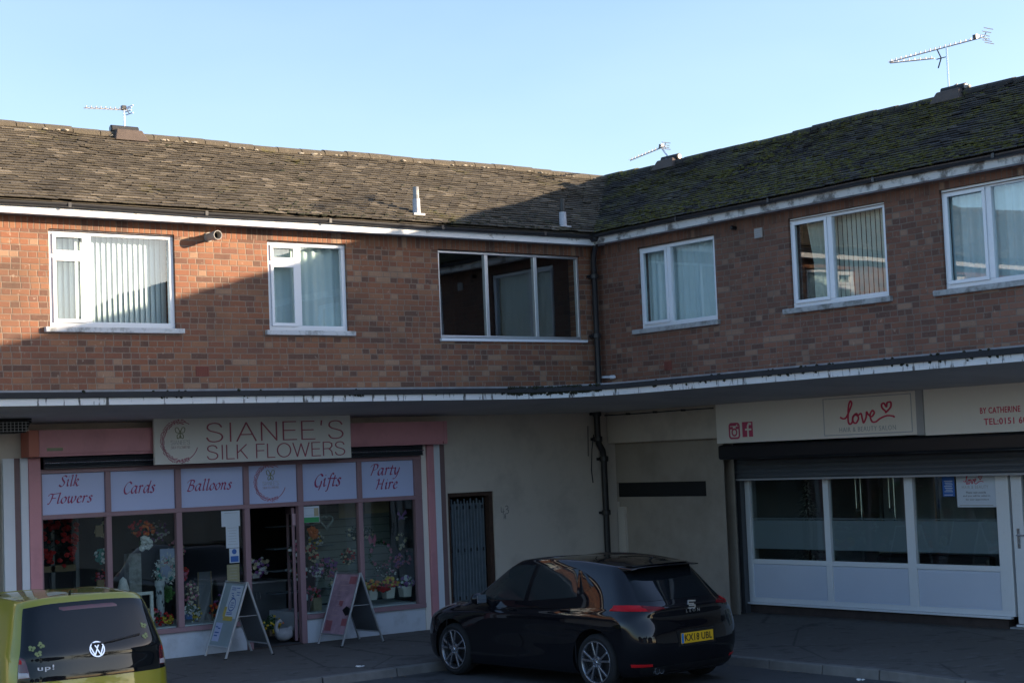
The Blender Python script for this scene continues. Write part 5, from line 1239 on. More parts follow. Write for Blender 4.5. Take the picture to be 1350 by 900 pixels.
# ================================================================== cars
def paint(name, col, flake=0.0, rough=.28):
    t = NT(name); p = t.obj(); n = t.noise(3, p, 3); fl = t.noise(900, p, 1)
    d = t.n('MapRange', Value=t.noise(4, p, 4), From_Min=.4, From_Max=.8, To_Max=.02 if col[0] < .05 else .08).outputs[0]
    c = t.mix(d, col, (.12, .11, .10))
    t.bsdf(c, t.math('ADD', t.math('MULTIPLY', n, .10), rough - .05), .0 if not flake else flake, None, Coat_Weight=1.0, Coat_Roughness=.02, Specular_IOR_Level=.02 if col[0] < .05 else .4); return t.mat
m['car_black'] = paint('black_car_paint', (.006, .006, .008))
m['car_green'] = paint('olive_green_car_paint', (.30, .285, .022), .15, .35)
m['car_glass'] = M_plain('tinted_car_glass', (.008, .010, .012), .03, var=.1, scale=4, bstr=0.0, coat=0.0, Specular_IOR_Level=.42)
m['car_glass2'] = M_plain('grey_car_glass', (.022, .027, .028), .03, var=.25, scale=2, bstr=0.0, Specular_IOR_Level=.5)
m['rubber'] = M_plain('tyre_rubber', (.016, .016, .017), .85, var=.25, scale=20, bstr=.4)
m['alloy'] = M_plain('alloy_rim', (.34, .35, .38), .25, metal=.85, var=.1, scale=20)
m['alloy_d'] = M_plain('dark_alloy', (.03, .03, .034), .5, metal=.4)
m['lamp_red'] = M_plain('red_lamp_lens', (.48, .006, .012), .2, var=.3, scale=18, Specular_IOR_Level=.2)
m['lamp_dark'] = M_plain('dark_lamp_lens', (.10, .015, .02), .1, var=.3, scale=18, coat=1.0)
m['lamp_mid'] = M_plain('dim_red_lamp_lens', (.16, .008, .012), .2, var=.3, scale=18, Specular_IOR_Level=.2)
m['lamp_clear'] = M_plain('clear_lamp_lens', (.45, .42, .44), .12, var=.2, scale=18, coat=1.0)
m['refl_red'] = M_plain('red_reflector', (.62, .01, .015), .3, var=.1)
m['trim'] = M_plain('black_trim', (.010, .010, .011), .4, var=.2)
m['plate'] = M_plain('yellow_plate', (.83, .47, .015), .4, var=.04)
m['platew'] = M_plain('white_plate', (.7, .7, .7), .4, var=.04)
m['band'] = M_plain('blue_plate_band', (.03, .20, .55), .4, var=.04)
m['chrome'] = M_plain('chrome', (.75, .77, .80), .10, metal=1.0, var=.03)
m['badge'] = M_plain('badge_silver', (.72, .74, .78), .4, metal=.2, var=.03)
m['lime'] = M_plain('lime_sticker', (.20, .24, .09), .5, var=.1)

def cr1(P, t):
    n = len(P) - 1; t = max(0, min(n - 1e-6, t)); i = int(t); f = t - i
    a, b, c, d = P[max(i - 1, 0)], P[i], P[min(i + 1, n)], P[min(i + 2, n)]
    return .5 * (2 * b + (c - a) * f + (2 * a - 5 * b + 4 * c - d) * f * f + (3 * b - a - 3 * c + d) * f ** 3)
class Shell:
    """wrap net: rings from sill to roof, columns from rear centre round the left side to front centre"""
    def __init__(s, rings, S): s.r = [[V(q) * S for q in ring] for ring in rings]; s.nc = len(rings[0]) - 1; s.nr = len(rings) - 1; s.S = S
    def at(s, u, v):
        mirror = u < 0
        col = []
        for ring in s.r:
            P = ring
            if abs(u) < 1 or abs(u) > s.nc - 1:      # keep tangents symmetric at the centre line
                ext0 = V((ring[1].x, -ring[1].y, ring[1].z)); ext1 = V((ring[-2].x, -ring[-2].y, ring[-2].z)); P = [ext0] + ring + [ext1]; col.append(cr1(P, abs(u) + 1))
            else: col.append(cr1(P, abs(u)))
        q = cr1(col, v)
        return V((q.x, -q.y, q.z)) if mirror else q
    def nrm(s, u, v):
        e = .02; a = s.at(u + e, v) - s.at(u - e, v); b = s.at(u, min(v + e, s.nr)) - s.at(u, max(v - e, 0)); n = a.cross(b)
        n.normalize(); p = s.at(u, v); c = V((1.1 * s.S, 0, .6 * s.S))
        return n if n.dot(p - c) > 0 else -n
    def body(s, su=12, sv=8):
        b = MB(); NU, NV = s.nc * su, s.nr * sv
        for sg in (1, -1):
            base = len(b.v)
            for j in range(NV + 1):
                for i in range(NU + 1):
                    q = s.at(i / su, j / sv); b.v.append((q.x, 0 if i in (0, NU) else sg * q.y, q.z))
            w = NU + 1
            for j in range(NV):
                for i in range(NU): b.f.append((base + j * w + i, base + j * w + i + 1, base + (j + 1) * w + i + 1, base + (j + 1) * w + i)); b.m.append(0)
        k = (NU + 1) * (NV + 1)
        for i in range(NU): b.f.append((i, i + 1, k + i + 1, k + i)); b.m.append(0)
        return b
    def patch(s, quad, off=.004, nu=14, nv=8, th=.006, sgn=1, arch=0.0):
        """quad = 4 (u,v) corners: bottom-rear, bottom-front, top-front, top-rear"""
        b = MB(); A, B, C, D = quad
        top, bot = [], []
        for j in range(nv + 1):
            g = j / nv
            for i in range(nu + 1):
                f = i / nu; u = (A[0] * (1 - f) + B[0] * f) * (1 - g) + (D[0] * (1 - f) + C[0] * f) * g; v = (A[1] * (1 - f) + B[1] * f) * (1 - g) + (D[1] * (1 - f) + C[1] * f) * g + arch * math.sin(math.pi * f) * (g - .5) * 2
                p, n = s.at(u, v), s.nrm(u, v); e = 0 if 0 < i < nu and 0 < j < nv else .004
                a, c = p + n * (off - e * .6) , p - n * th
                if sgn < 0: a.y, c.y = -a.y, -c.y
                top.append(a); bot.append(c)
        w = nu + 1; N = len(top); b.v = [tuple(q) for q in top + bot]
        for j in range(nv):
            for i in range(nu): b.f.append((j * w + i, j * w + i + 1, (j + 1) * w + i + 1, (j + 1) * w + i))
        rim = [i for i in range(nu)] ; loop = list(range(nu + 1)) + [w * j + nu for j in range(1, nv + 1)] + [w * nv + i for i in range(nu - 1, -1, -1)] + [w * j for j in range(nv - 1, 0, -1)]
        for a, c in zip(loop, loop[1:] + loop[:1]): b.f.append((a, N + a, N + c, c))
        b.m = [0] * len(b.f); return b
def cut_arches(o, cs, r, S):
    """wheel arches: open the side skin inside each circle, pull the rim onto it, then roll a lip inwards"""
    bm = bmesh.new(); bm.from_mesh(o.data); bmesh.ops.remove_doubles(bm, verts=bm.verts, dist=1e-4)
    ins = lambda p: any(math.hypot(p.x - x, p.z - z) < r and abs(p.y) > .55 * S for x, z in cs)
    bmesh.ops.delete(bm, geom=[f for f in bm.faces if ins(f.calc_center_median())], context='FACES')
    edge = {v for e in bm.edges if e.is_boundary for v in e.verts if abs(v.co.y) > .5 * S}
    rim = []
    for v in edge:
        for x, z in cs:
            d = math.hypot(v.co.x - x, v.co.z - z)
            if d < r * 1.35 and v.co.z > z - r * .62:
                k = r / max(d, 1e-5); v.co.x = x + (v.co.x - x) * k; v.co.z = max(z + (v.co.z - z) * k, .155 * S); rim.append(v)
    rs = set(rim); es = [e for e in bm.edges if e.is_boundary and e.verts[0] in rs and e.verts[1] in rs]
    ret = bmesh.ops.extrude_edge_only(bm, edges=es); nv = {v for v in ret['geom'] if isinstance(v, bmesh.types.BMVert)}
    for v in nv: v.co.y -= math.copysign(.03, v.co.y)
    bmesh.ops.recalc_face_normals(bm, faces=bm.faces); bm.to_mesh(o.data); bm.free()
    for q in o.data.polygons: q.use_smooth = True
    try: o.data.set_sharp_from_angle(angle=R_(42))
    except Exception: pass
def wells(t, cs, r, S, yo):
    for x, z in cs:
        for sg in (1, -1):
            b = MB(); n = 24; base = len(b.v)
            for y in (yo, .50 * S):
                for k in range(n + 1): a = -.35 + (math.pi + .7) * k / n; b.v.append((x + (r + .004) * math.cos(a), sg * y, z + (r + .004) * math.sin(a)))
            for k in range(n): b.f.append((base + k, base + k + 1, base + n + 2 + k, base + n + 1 + k)); b.m.append(0)
            b.f.append(tuple(base + n + 1 + k for k in range(n + 1))); b.m.append(0)
            b.build('wheel_well', m['blackm'], t, raw=True)
def wheel(t, S, x, y, R, rim, sg, spokes, zc):
    """tyre as the wheel part's own mesh, rim as its sub-part"""
    w = .215 * S * (1 if R > .3 else .8); c = V((x, y, zc)); ax = V((0, sg, 0)); b = MB(); k = R - rim
    b.lathe(c - ax * w, ax, [(rim, 0), (rim + k * .5, -.003), (R - .012, .012), (R, .035), (R, w - .035), (R - .012, w - .008), (rim + k * .45, w + .006), (rim + .004, w - .004), (rim - .004, w - .02), (rim - .01, .05)], 48, cap=False)
    b.lathe(c - ax * w, ax, [(0.0, .06), (rim - .005, .06)], 32, cap=False)
    wh = b.build('wheel', m['rubber'], t, raw=True, smooth=True)
    b = MB(); b.lathe(c, ax, [(rim - .03, -.10), (rim - .012, -.02), (rim + .003, -.004), (rim + .001, .006), (rim - .014, .002), (rim - .022, -.02)], 48, cap=False)
    b.lathe(c, ax, [(.075 * S, -.045), (.072 * S, -.012), (.03 * S, -.004), (0, -.004)], 24, cap=False)
    xa = V((1, 0, 0)); za = V((0, 0, 1))
    for q in range(5):
        for e in (-1, 1):
            a0 = 2 * math.pi * q / 5 + .30 + e * .06; a1 = 2 * math.pi * q / 5 + .30 + e * spokes
            p0 = c + (xa * math.cos(a0) + za * math.sin(a0)) * .05 * S - ax * .012; p1 = c + (xa * math.cos(a1) + za * math.sin(a1)) * (rim - .012) - ax * .008
            b.bar(p0, p1, .026 * S, .030 * S, raw=True, up=ax)
    b.build('rim', m['alloy'], wh, raw=True, bevel=.004)
    b = MB(); b.lathe(c - ax * .07, ax, [(0, 0), (rim * .72, 0)], 28, cap=False); b.build('brake_disc', m['alloy_d'], wh, raw=True)
    b = MB()
    for q in range(5): a = 2 * math.pi * q / 5 + .3 + .63; b.lathe(c + (xa * math.cos(a) + za * math.sin(a)) * .045 * S - ax * .006, ax, [(.008, 0), (.006, .01), (0, .01)], 8, cap=False)
    b.lathe(c, ax, [(.022, -.002), (.018, .004), (0, .005)], 14, cap=False); b.build('wheel_nuts', m['chrome'], wh, raw=True)

def black_car():
    S = .915
    def L(z, *xy): return [(q[0], q[1], q[2] if len(q) > 2 else z) for q in xy]
    rings = [
     L(.17, (-.60, 0), (-.60, .40), (-.55, .64), (-.42, .78), (-.2, .82), (.4, .84), (1.0, .85), (1.6, .85), (2.1, .85), (2.7, .84), (3.03, .79), (3.24, .66), (3.36, .38), (3.39, 0)),
     L(.26, (-.69, 0), (-.68, .41), (-.62, .69), (-.46, .84), (-.2, .885), (.4, .89), (1.0, .885), (1.6, .885), (2.1, .89), (2.7, .89), (3.05, .85), (3.31, .69), (3.45, .40), (3.48, 0)),
     L(.44, (-.76, 0), (-.75, .42), (-.68, .71), (-.50, .865), (-.2, .90), (.4, .905), (1.0, .89), (1.6, .885), (2.1, .895), (2.7, .905), (3.05, .865), (3.34, .70), (3.48, .40), (3.51, 0)),
     L(.63, (-.755, 0), (-.745, .42), (-.68, .71), (-.50, .875), (-.2, .91), (.4, .91), (1.0, .90), (1.6, .90), (2.1, .905), (2.7, .908), (3.05, .86, .62), (3.33, .69, .60), (3.47, .40, .59), (3.50, 0, .59)),
     L(.80, (-.70, 0), (-.695, .40), (-.64, .68), (-.48, .870), (-.2, .905), (.4, .912), (1.0, .908), (1.6, .905), (2.1, .90), (2.7, .87, .79), (3.06, .81, .75), (3.25, .66, .72), (3.36, .38, .73), (3.39, 0, .735)),
     L(.92, (-.70, 0), (-.69, .40), (-.625, .64), (-.45, .80), (-.18, .845, .915), (.4, .853, .90), (1.0, .853, .88), (1.6, .855, .87), (2.1, .86, .87), (2.62, .80, .86), (2.85, .70, .86), (2.98, .52, .87), (3.02, .28, .875), (3.03, 0, .88)),
     L(.985, (-.60, 0, .99), (-.595, .38, .99), (-.54, .57, .99), (-.38, .745, 1.0), (-.12, .80, .995), (.4, .82, .965), (1.0, .835, .945), (1.6, .835, .93), (2.1, .82, .92), (2.38, .78, .915), (2.43, .68, .93), (2.48, .52, .955), (2.54, .28, .965), (2.56, 0, .97)),
     L(1.39, (-.20, 0, 1.365), (-.195, .34, 1.36), (-.18, .50, 1.35), (-.10, .575, 1.345), (.06, .60, 1.365), (.46, .62, 1.40), (.93, .63, 1.42), (1.38, .62, 1.415), (1.62, .60, 1.395), (1.70, .565, 1.385), (1.75, .48, 1.39), (1.79, .36, 1.395), (1.82, .2, 1.40), (1.83, 0, 1.40)),
     L(1.43, (-.32, 0, 1.395), (-.31, .26, 1.395), (-.26, .40, 1.39), (-.02, .46, 1.40), (.15, .46, 1.415), (.5, .46, 1.44), (.9, .46, 1.448), (1.2, .45, 1.446), (1.42, .42, 1.437), (1.53, .36, 1.428), (1.59, .28, 1.42), (1.63, .18, 1.418), (1.65, .09, 1.418), (1.66, 0, 1.418)),
     L(1.45, (-.12, 0, 1.415), (-.10, .0, 1.418), (-.04, 0, 1.42), (.08, 0, 1.43), (.25, 0, 1.442), (.5, 0, 1.455), (.9, 0, 1.462), (1.2, 0, 1.458), (1.35, 0, 1.45), (1.42, 0, 1.445), (1.46, 0, 1.44), (1.5, 0, 1.437), (1.53, 0, 1.434), (1.55, 0, 1.431))]
    sh = Shell(rings, S)
    t = thing('parked_car', (12.40, 14.04, -.148), 'black five door hatchback parked nose in by the corner, yellow plate KX18 UBL', 'car', None, rot=(0, 0, R_(90 + 3.0)))
    # car space: +x forward
    o = sh.body().build('body', m['car_black'], t, raw=True, smooth=True)
    cut_arches(o, [(0, .335 * S), (2.63 * S, .335 * S)], .37 * S, S); wells(t, [(0, .335 * S), (2.63 * S, .335 * S)], .37 * S, S, .87 * S)
    b = MB(); b.box(-.45 * S, 3.1 * S, -.56 * S, .56 * S, .20 * S, .7 * S); b.build('underbody', m['trim'], t, raw=True)
    for x in (0, 2.63):
        for sg in (1, -1): wheel(t, S, x * S, sg * .885 * S, .322 * S, .243 * S, sg, .23, .322 * S)
    G = m['car_glass']
    for sg in (1, -1):
        sh.patch([(9.15, 6.14), (6.50, 6.10), (6.62, 6.90), (8.70, 6.90)], sgn=sg, off=.005).build('side_window', m['car_glass2'], t, raw=True, smooth=True)
        sh.patch([(6.36, 6.10), (4.95, 6.22), (5.05, 6.84), (6.50, 6.90)], sgn=sg, off=.005).build('side_window', m['car_glass2'], t, raw=True, smooth=True)
        sh.patch([(4.88, 6.25), (4.45, 6.48), (4.75, 6.74), (4.98, 6.82)], sgn=sg, off=.004, nu=6, nv=4).build('quarter_window', G, t, raw=True, smooth=True)
        # door shut lines, handles, sill
        for u0, u1 in ((6.40, 6.43), (4.85, 4.87), (9.05, 9.08)):
            sh.patch([(u0, 1.25), (u1, 1.25), (u1, 6.0), (u0, 6.0)], sgn=sg, off=.0012, nu=1, nv=16).build('door_gap', m['blackm'], t, raw=True, smooth=True)
        for u0, u1, v in ((5.05, 5.35, 4.75), (6.65, 6.95, 4.72)):
            sh.patch([(u0, v), (u1, v + .03), (u1, v + .2), (u0, v + .17)], sgn=sg, off=.022, nu=6, nv=3, th=.0).build('door_handle', m['car_black'], t, raw=True, smooth=True, bevel=.003)
        # tail lamps wrap round the corner
        sh.patch([(1.95, 4.85), (3.9, 4.95), (3.66, 5.84), (2.35, 5.84)], sgn=sg, off=.006, nu=20).build('tail_lamp', m['lamp_red'], t, raw=True, smooth=True)
        sh.patch([(1.05, 5.0), (1.92, 4.74), (2.30, 5.86), (1.25, 5.62)], sgn=sg, off=.006, nu=10).build('tail_lamp', m['lamp_mid'], t, raw=True, smooth=True)
        sh.patch([(1.70, 1.20), (2.75, 1.20), (2.80, 1.40), (1.72, 1.36)], sgn=sg, off=.006, nu=8, nv=2).build('reflector', m['refl_red'], t, raw=True, smooth=True)
        sh.patch([(10.2, 3.8), (11.5, 3.9), (11.5, 4.5), (10.0, 4.8)], sgn=sg, off=.005).build('headlight', m['lamp_clear'], t, raw=True, smooth=True)
        # mirror
        b = MB(); b.blob((1.98 * S, sg * .985 * S, .985 * S), .10 * S, (.7, 1.05, .72), 14, 0); b.bar((2.0 * S, sg * .80 * S, .94 * S), (1.98 * S, sg * .95 * S, .96 * S), .05, .03, raw=True); mi = b.build('door_mirror', m['car_black'], t, raw=True, smooth=True)
        b = MB(); b.hexa([V(((1.905 if k else 1.90) * S, sg * yy * S, zz * S)) for k in (0, 1) for zz in (.935, 1.035) for yy in (.915, 1.055)]); b.build('mirror_glass', m['chrome'], mi, raw=True)
    rg = sh.patch([(-2.35, 6.06), (2.35, 6.06), (2.15, 6.93), (-2.15, 6.93)], off=.005, nu=30, nv=10); rg.build('rear_window', G, t, raw=True, smooth=True)
    ws = sh.patch([(9.75, 6.1), (13, 6.1), (13, 6.93), (10.0, 6.93)], off=.004); ws.build('windscreen', G, t, raw=True, smooth=True)
    ws = sh.patch([(9.75, 6.1), (13, 6.1), (13, 6.93), (10.0, 6.93)], off=.004, sgn=-1); ws.build('windscreen', G, t, raw=True, smooth=True)
    # roof spoiler
    b = MB(); n = 16; vs = []
    for k in range(n + 1):
        y = (-.55 + 1.10 * k / n); c = .05 * (y / .55) ** 2
        for (x, z) in ((-.12 + c, 1.402), (-.36 + c, 1.382), (-.365 + c, 1.368), (-.18 + c, 1.352)): vs.append((x * S, y * S, (z - .02 * (y / .55) ** 4) * S))
    b.add(vs, [(a * 4 + j, a * 4 + (j + 1) % 4, (a + 1) * 4 + (j + 1) % 4, (a + 1) * 4 + j) for a in range(n) for j in range(4)] + [(0, 1, 2, 3), tuple(n * 4 + j for j in (3, 2, 1, 0))]); b.build('spoiler', m['car_black'], t, raw=True, smooth=False, bevel=.004)
    # tailgate gap, bumper gap, diffuser, number plate, badge
    sh.patch([(-1.3, 3.42), (1.3, 3.42), (1.3, 3.46), (-1.3, 3.46)], off=.0015, nu=16, nv=1).build('tailgate_gap', m['blackm'], t, raw=True)
    sh.patch([(-2.3, .45), (2.3, .45), (2.3, 1.15), (-2.3, 1.15)], off=.004, nu=24, nv=4).build('lower_bumper', m['trim'], t, raw=True, smooth=True)
    for yy in (.56, .49):
        b = MB(); b.lathe((-.60 * S, yy * S, .235 * S), (-1, 0, 0), [(.034, -.06), (.036, .06), (.029, .06), (.029, 0)], 16, cap=False); b.build('exhaust_tip', m['chrome'], t, raw=True, smooth=True)
    xp = -.768 * S; P = lambda u, l, z: V((xp - l, -u, z))
    b = MB(); b.box(xp - .006, xp + .03, -.262 * S, .262 * S, .515 * S, .632 * S); b.box(xp, xp + .12, -.30 * S, .30 * S, .49 * S, .66 * S, 1); pl = b.build('number_plate', [m['plate'], m['trim']], t, raw=True)
    b = MB(); b.box(xp - .0075, xp - .0062, .222 * S, .258 * S, .518 * S, .629 * S); b.build('blue_band', m['band'], pl, raw=True)
    vs, fs = text_mesh('KX18 UBL', offset=.012, spacing=1.02); b = MB(); put2d(b, lambda u, l, z: V((xp - .0065 - l, -u, z)), vs, fs, (-.205 * S, .240 * S, .537 * S, .615 * S), th=.0012); b.build('plate_letters', m['black'], pl, raw=True, recalc=False)
    # emblem: stylised letter s of two halves, and the model name letters
    e = sh.at(0, 5.25); xb = e.x - .008
    b = MB(); Pb = lambda u, z, l: V((xb - l * .006, -u, z)); zc = e.z
    ribbon(b, Pb, [(.055, zc + .035), (-.045, zc + .042), (-.052, zc + .012), (.03, zc + .008)], (0, 0), .016); ribbon(b, Pb, [(-.035, zc - .008), (.052, zc - .010), (.050, zc - .036), (-.055, zc - .036)], (0, 0), .016); b.build('emblem', m['chrome'], t, raw=True, recalc=False)
    e2 = sh.at(0, 4.55); vs, fs = text_mesh('LEON', offset=.0, spacing=1.9); b = MB(); put2d(b, lambda u, l, z: V((e2.x - .012 - l, -u, z)), vs, fs, (-.10, .10, e2.z - .018, e2.z + .016), th=.004); b.build('model_letters', m['chrome'], t, raw=True, recalc=False)
    b = MB(); b.tube([(-.05 * S, 0, 1.425 * S), (-.10 * S, 0, 1.46 * S)], .012, 8); b.build('aerial', m['trim'], t, raw=True)
    return t
black_car()

def green_car():
    S = .945
    def L(z, *xy): return [(q[0], q[1], q[2] if len(q) > 2 else z) for q in xy]
    rings = [
     L(.20, (-.42, 0), (-.42, .38), (-.38, .60), (-.25, .73), (-.05, .76), (.4, .77), (.9, .78), (1.4, .78), (1.9, .78), (2.4, .77), (2.7, .74), (2.9, .6), (2.98, .36), (3.0, 0)),
     L(.42, (-.52, 0), (-.51, .40), (-.455, .65), (-.28, .79), (-.05, .815), (.4, .82), (.9, .81), (1.4, .81), (1.9, .815), (2.4, .82), (2.75, .78), (2.95, .62), (3.03, .36), (3.05, 0)),
     L(.66, (-.51, 0), (-.50, .40), (-.45, .65), (-.28, .79), (-.05, .82), (.4, .822), (.9, .815), (1.4, .81), (1.9, .815), (2.4, .81, .65), (2.72, .76, .64), (2.9, .62, .64), (2.98, .36, .64), (3.0, 0, .64)),
     L(.90, (-.475, 0), (-.465, .40), (-.415, .635), (-.265, .768), (-.05, .795), (.4, .80), (.9, .80), (1.4, .80, .89), (1.9, .80, .88), (2.3, .79, .85), (2.6, .73, .81), (2.75, .6, .77), (2.82, .36, .78), (2.85, 0, .79)),
     L(1.04, (-.44, 0), (-.43, .39), (-.385, .61), (-.24, .735), (-.04, .765), (.4, .775, 1.02), (.9, .78, 1.0), (1.4, .78, .98), (1.85, .775, .97), (2.1, .74, .96), (2.15, .65, .97), (2.2, .5, .99), (2.25, .28, 1.0), (2.27, 0, 1.0)),
     L(1.43, (-.245, 0, 1.445), (-.235, .36, 1.44), (-.20, .53, 1.425), (-.10, .625, 1.41), (.1, .645, 1.415), (.45, .655, 1.425), (.8, .655, 1.43), (1.1, .645, 1.425), (1.3, .63, 1.41), (1.42, .59, 1.40), (1.48, .48, 1.405), (1.52, .34, 1.41), (1.55, .2, 1.42), (1.56, 0, 1.42)),
     L(1.47, (-.12, 0, 1.478), (-.11, .30, 1.474), (-.06, .42, 1.465), (.02, .47, 1.462), (.18, .48, 1.466), (.45, .48, 1.472), (.75, .48, 1.472), (1.0, .46, 1.466), (1.15, .42, 1.46), (1.25, .36, 1.45), (1.31, .28, 1.445), (1.35, .19, 1.445), (1.37, .1, 1.445), (1.38, 0, 1.445)),
     L(1.49, (.02, 0, 1.487), (.05, 0, 1.488), (.1, 0, 1.489), (.18, 0, 1.49), (.3, 0, 1.492), (.5, 0, 1.494), (.7, 0, 1.493), (.9, 0, 1.487), (1.0, 0, 1.482), (1.08, 0, 1.476), (1.13, 0, 1.47), (1.17, 0, 1.467), (1.2, 0, 1.464), (1.22, 0, 1.462))]
    sh = Shell(rings, S)
    t = thing('parked_car', (6.245, 14.40 + .47 * S, -.15), 'small olive green hatchback at the left with a black glass tailgate and round badge', 'car', None, rot=(0, 0, R_(90)))
    o = sh.body().build('body', m['car_green'], t, raw=True, smooth=True)
    cut_arches(o, [(0, .30 * S), (2.42 * S, .30 * S)], .325 * S, S); wells(t, [(0, .30 * S), (2.42 * S, .30 * S)], .325 * S, S, .785 * S)
    b = MB(); b.box(-.2 * S, 2.6 * S, -.52 * S, .52 * S, .24 * S, .7 * S); b.build('underbody', m['trim'], t, raw=True)
    for x in (0, 2.42):
        for sg in (1, -1): wheel(t, S, x * S, sg * .80 * S, .285 * S, .19 * S, sg, .2, .285 * S)
    G = m['car_glass']
    tg = sh.patch([(-2.50, 2.35), (2.50, 2.35), (2.42, 4.90), (-2.42, 4.90)], off=.007, nu=44, nv=26, arch=.03).build('tailgate_glass', G, t, raw=True, smooth=True)
    for sg in (1, -1):
        sh.patch([(1.95, 2.50), (2.46, 2.46), (2.44, 3.62), (2.20, 3.42)], off=.0105, nu=8, nv=10, sgn=sg).build('tail_lamp', m['lamp_dark'], t, raw=True, smooth=True)
        sh.patch([(1.98, 2.52), (2.44, 2.49), (2.44, 2.72), (2.02, 2.70)], off=.012, nu=8, nv=3, sgn=sg).build('reversing_lens', m['lamp_clear'], t, raw=True, smooth=True)
        sh.patch([(2.28, 3.02), (2.44, 3.02), (2.44, 3.42), (2.32, 3.36)], off=.012, nu=4, nv=4, sgn=sg).build('lamp_lens', m['lamp_red'], t, raw=True, smooth=True)
        sh.patch([(7.0, 4.12), (4.35, 4.12), (4.5, 4.88), (6.9, 4.90)], sgn=sg, off=.005).build('side_window', G, t, raw=True, smooth=True)
        sh.patch([(9.0, 4.12), (7.1, 4.12), (7.0, 4.90), (8.6, 4.90)], sgn=sg, off=.005).build('side_window', G, t, raw=True, smooth=True)
        for u0, u1 in ((7.03, 7.06), (5.10, 5.13)): sh.patch([(u0, .6), (u1, .6), (u1, 4.0), (u0, 4.0)], sgn=sg, off=.0012, nu=1, nv=16).build('door_gap', m['blackm'], t, raw=True)
        sh.patch([(5.5, 3.1), (5.85, 3.1), (5.85, 3.28), (5.5, 3.28)], sgn=sg, off=.022, nu=6, nv=3, th=0).build('door_handle', m['car_green'], t, raw=True, smooth=True)
        b = MB(); b.blob((1.80 * S, sg * .90 * S, 1.03 * S), .10 * S, (.7, 1.0, .8), 14, 0); b.bar((1.82 * S, sg * .74 * S, .99 * S), (1.80 * S, sg * .88 * S, 1.0 * S), .05, .03, raw=True); b.build('door_mirror', m['car_green'], t, raw=True, smooth=True)
        sh.patch([(9.75, 4.1), (13, 4.1), (13, 4.9), (10.0, 4.9)], off=.004, sgn=sg).build('windscreen', G, t, raw=True, smooth=True)
        sh.patch([(10.0, 2.3), (11.3, 2.3), (11.2, 3.0), (10.0, 3.1)], off=.005, sgn=sg).build('headlight', m['lamp_clear'], t, raw=True, smooth=True)
    sh.patch([(-.75, 4.72), (.75, 4.72), (.75, 4.82), (-.75, 4.82)], off=.009, nu=14, nv=2).build('brake_light', m['lamp_dark'], t, raw=True, smooth=True)
    # roof edge lip, bee-sting aerial
    b = MB(); q = sh.at(.35, 5.75); b.tube([q, q + V((-.012, 0, .035)), q + V((-.03, 0, .05))], [.014, .010, .006], 10, raw=True); b.build('aerial', m['trim'], t, raw=True, smooth=True)
    # ring badge with v over w
    e = sh.at(0, 3.72); n = sh.nrm(0, 3.72); up = (V((0, 0, 1)) - n * n.z).normalized(); Rr = .066; o0 = e + n * .009
    P = lambda x, y, l: o0 + V((0, -1, 0)) * x * Rr + up * y * Rr + n * l * .006
    b = MB(); ribbon(b, P, [(math.cos(k * math.pi / 16), math.sin(k * math.pi / 16)) for k in range(33)], (0, 0), .16)
    ribbon(b, P, [(-.42, .86), (0, .12), (.42, .86)], (0, 0), .17); ribbon(b, P, [(-.88, .36), (-.40, -.80), (0, .02), (.40, -.80), (.88, .36)], (0, 0), .17); b.build('badge', m['chrome'], t, raw=True, recalc=False)
    # model lettering
    e = sh.at(1.42, 2.78); n = sh.nrm(1.2, 2.78); vs, fs = text_mesh('up!', offset=.012, spacing=1.1); b = MB()
    put2d(b, lambda u, l, z: V((sh.at(0 + (-u) / (.40 * S), 2.78).x - .010 - l, -u, z)), vs, fs, (-.545, -.40, e.z - .02, e.z + .035), th=.004); b.build('model_letters', m['badge'], t, raw=True, recalc=False)
    # wiper
    a, c = sh.at(-.05, 3.98), sh.at(-1.15, 4.12); b = MB(); b.tube([a + V((-.016, .06, 0)), a + V((-.022, -.02, .004)), c + V((-.018, 0, 0))], [.012, .009, .005], 8, raw=True); b.bar(a + V((-.014, -.12, .012)), c + V((-.012, -.02, .004)), .010, .016, raw=True); b.build('rear_wiper', m['trim'], t, raw=True)
    # butterfly stickers
    for (u, v, r) in ((1.92, 4.0, 15), (1.62, 3.75, -20), (1.52, 4.08, 50), (-1.55, 4.30, 20), (-1.48, 4.05, -25)):
        e = sh.at(u, v); n = sh.nrm(u, v); up = (V((0, 0, 1)) - n * n.z).normalized(); si = n.cross(up); b = MB()
        for s_ in (-1, 1):
            for (x, y, w_, h_) in ((.016, .011, .017, .015), (.012, -.011, .012, .011)):
                k = 8; cc = e + n * (.0095 + .0004 * (s_ + 1) + (.0004 if y > 0 else 0))
                def rot(px, py): ca, sa = math.cos(R_(r)), math.sin(R_(r)); return cc + si * (px * ca - py * sa) + up * (px * sa + py * ca)
                b.add([rot(s_ * x + w_ * math.cos(6.283 * i / k), y + h_ * math.sin(6.283 * i / k)) for i in range(k)], [tuple(range(k))])
        b.build('butterfly_sticker', m['lime'], tg, raw=True, recalc=False)
    # number plate below the glass
    q = sh.at(0, 1.5); b = MB(); b.box(q.x - .012, q.x + .01, -.24, .24, q.z - .05, q.z + .05); b.build('number_plate', m['plate'], t, raw=True)
green_car()
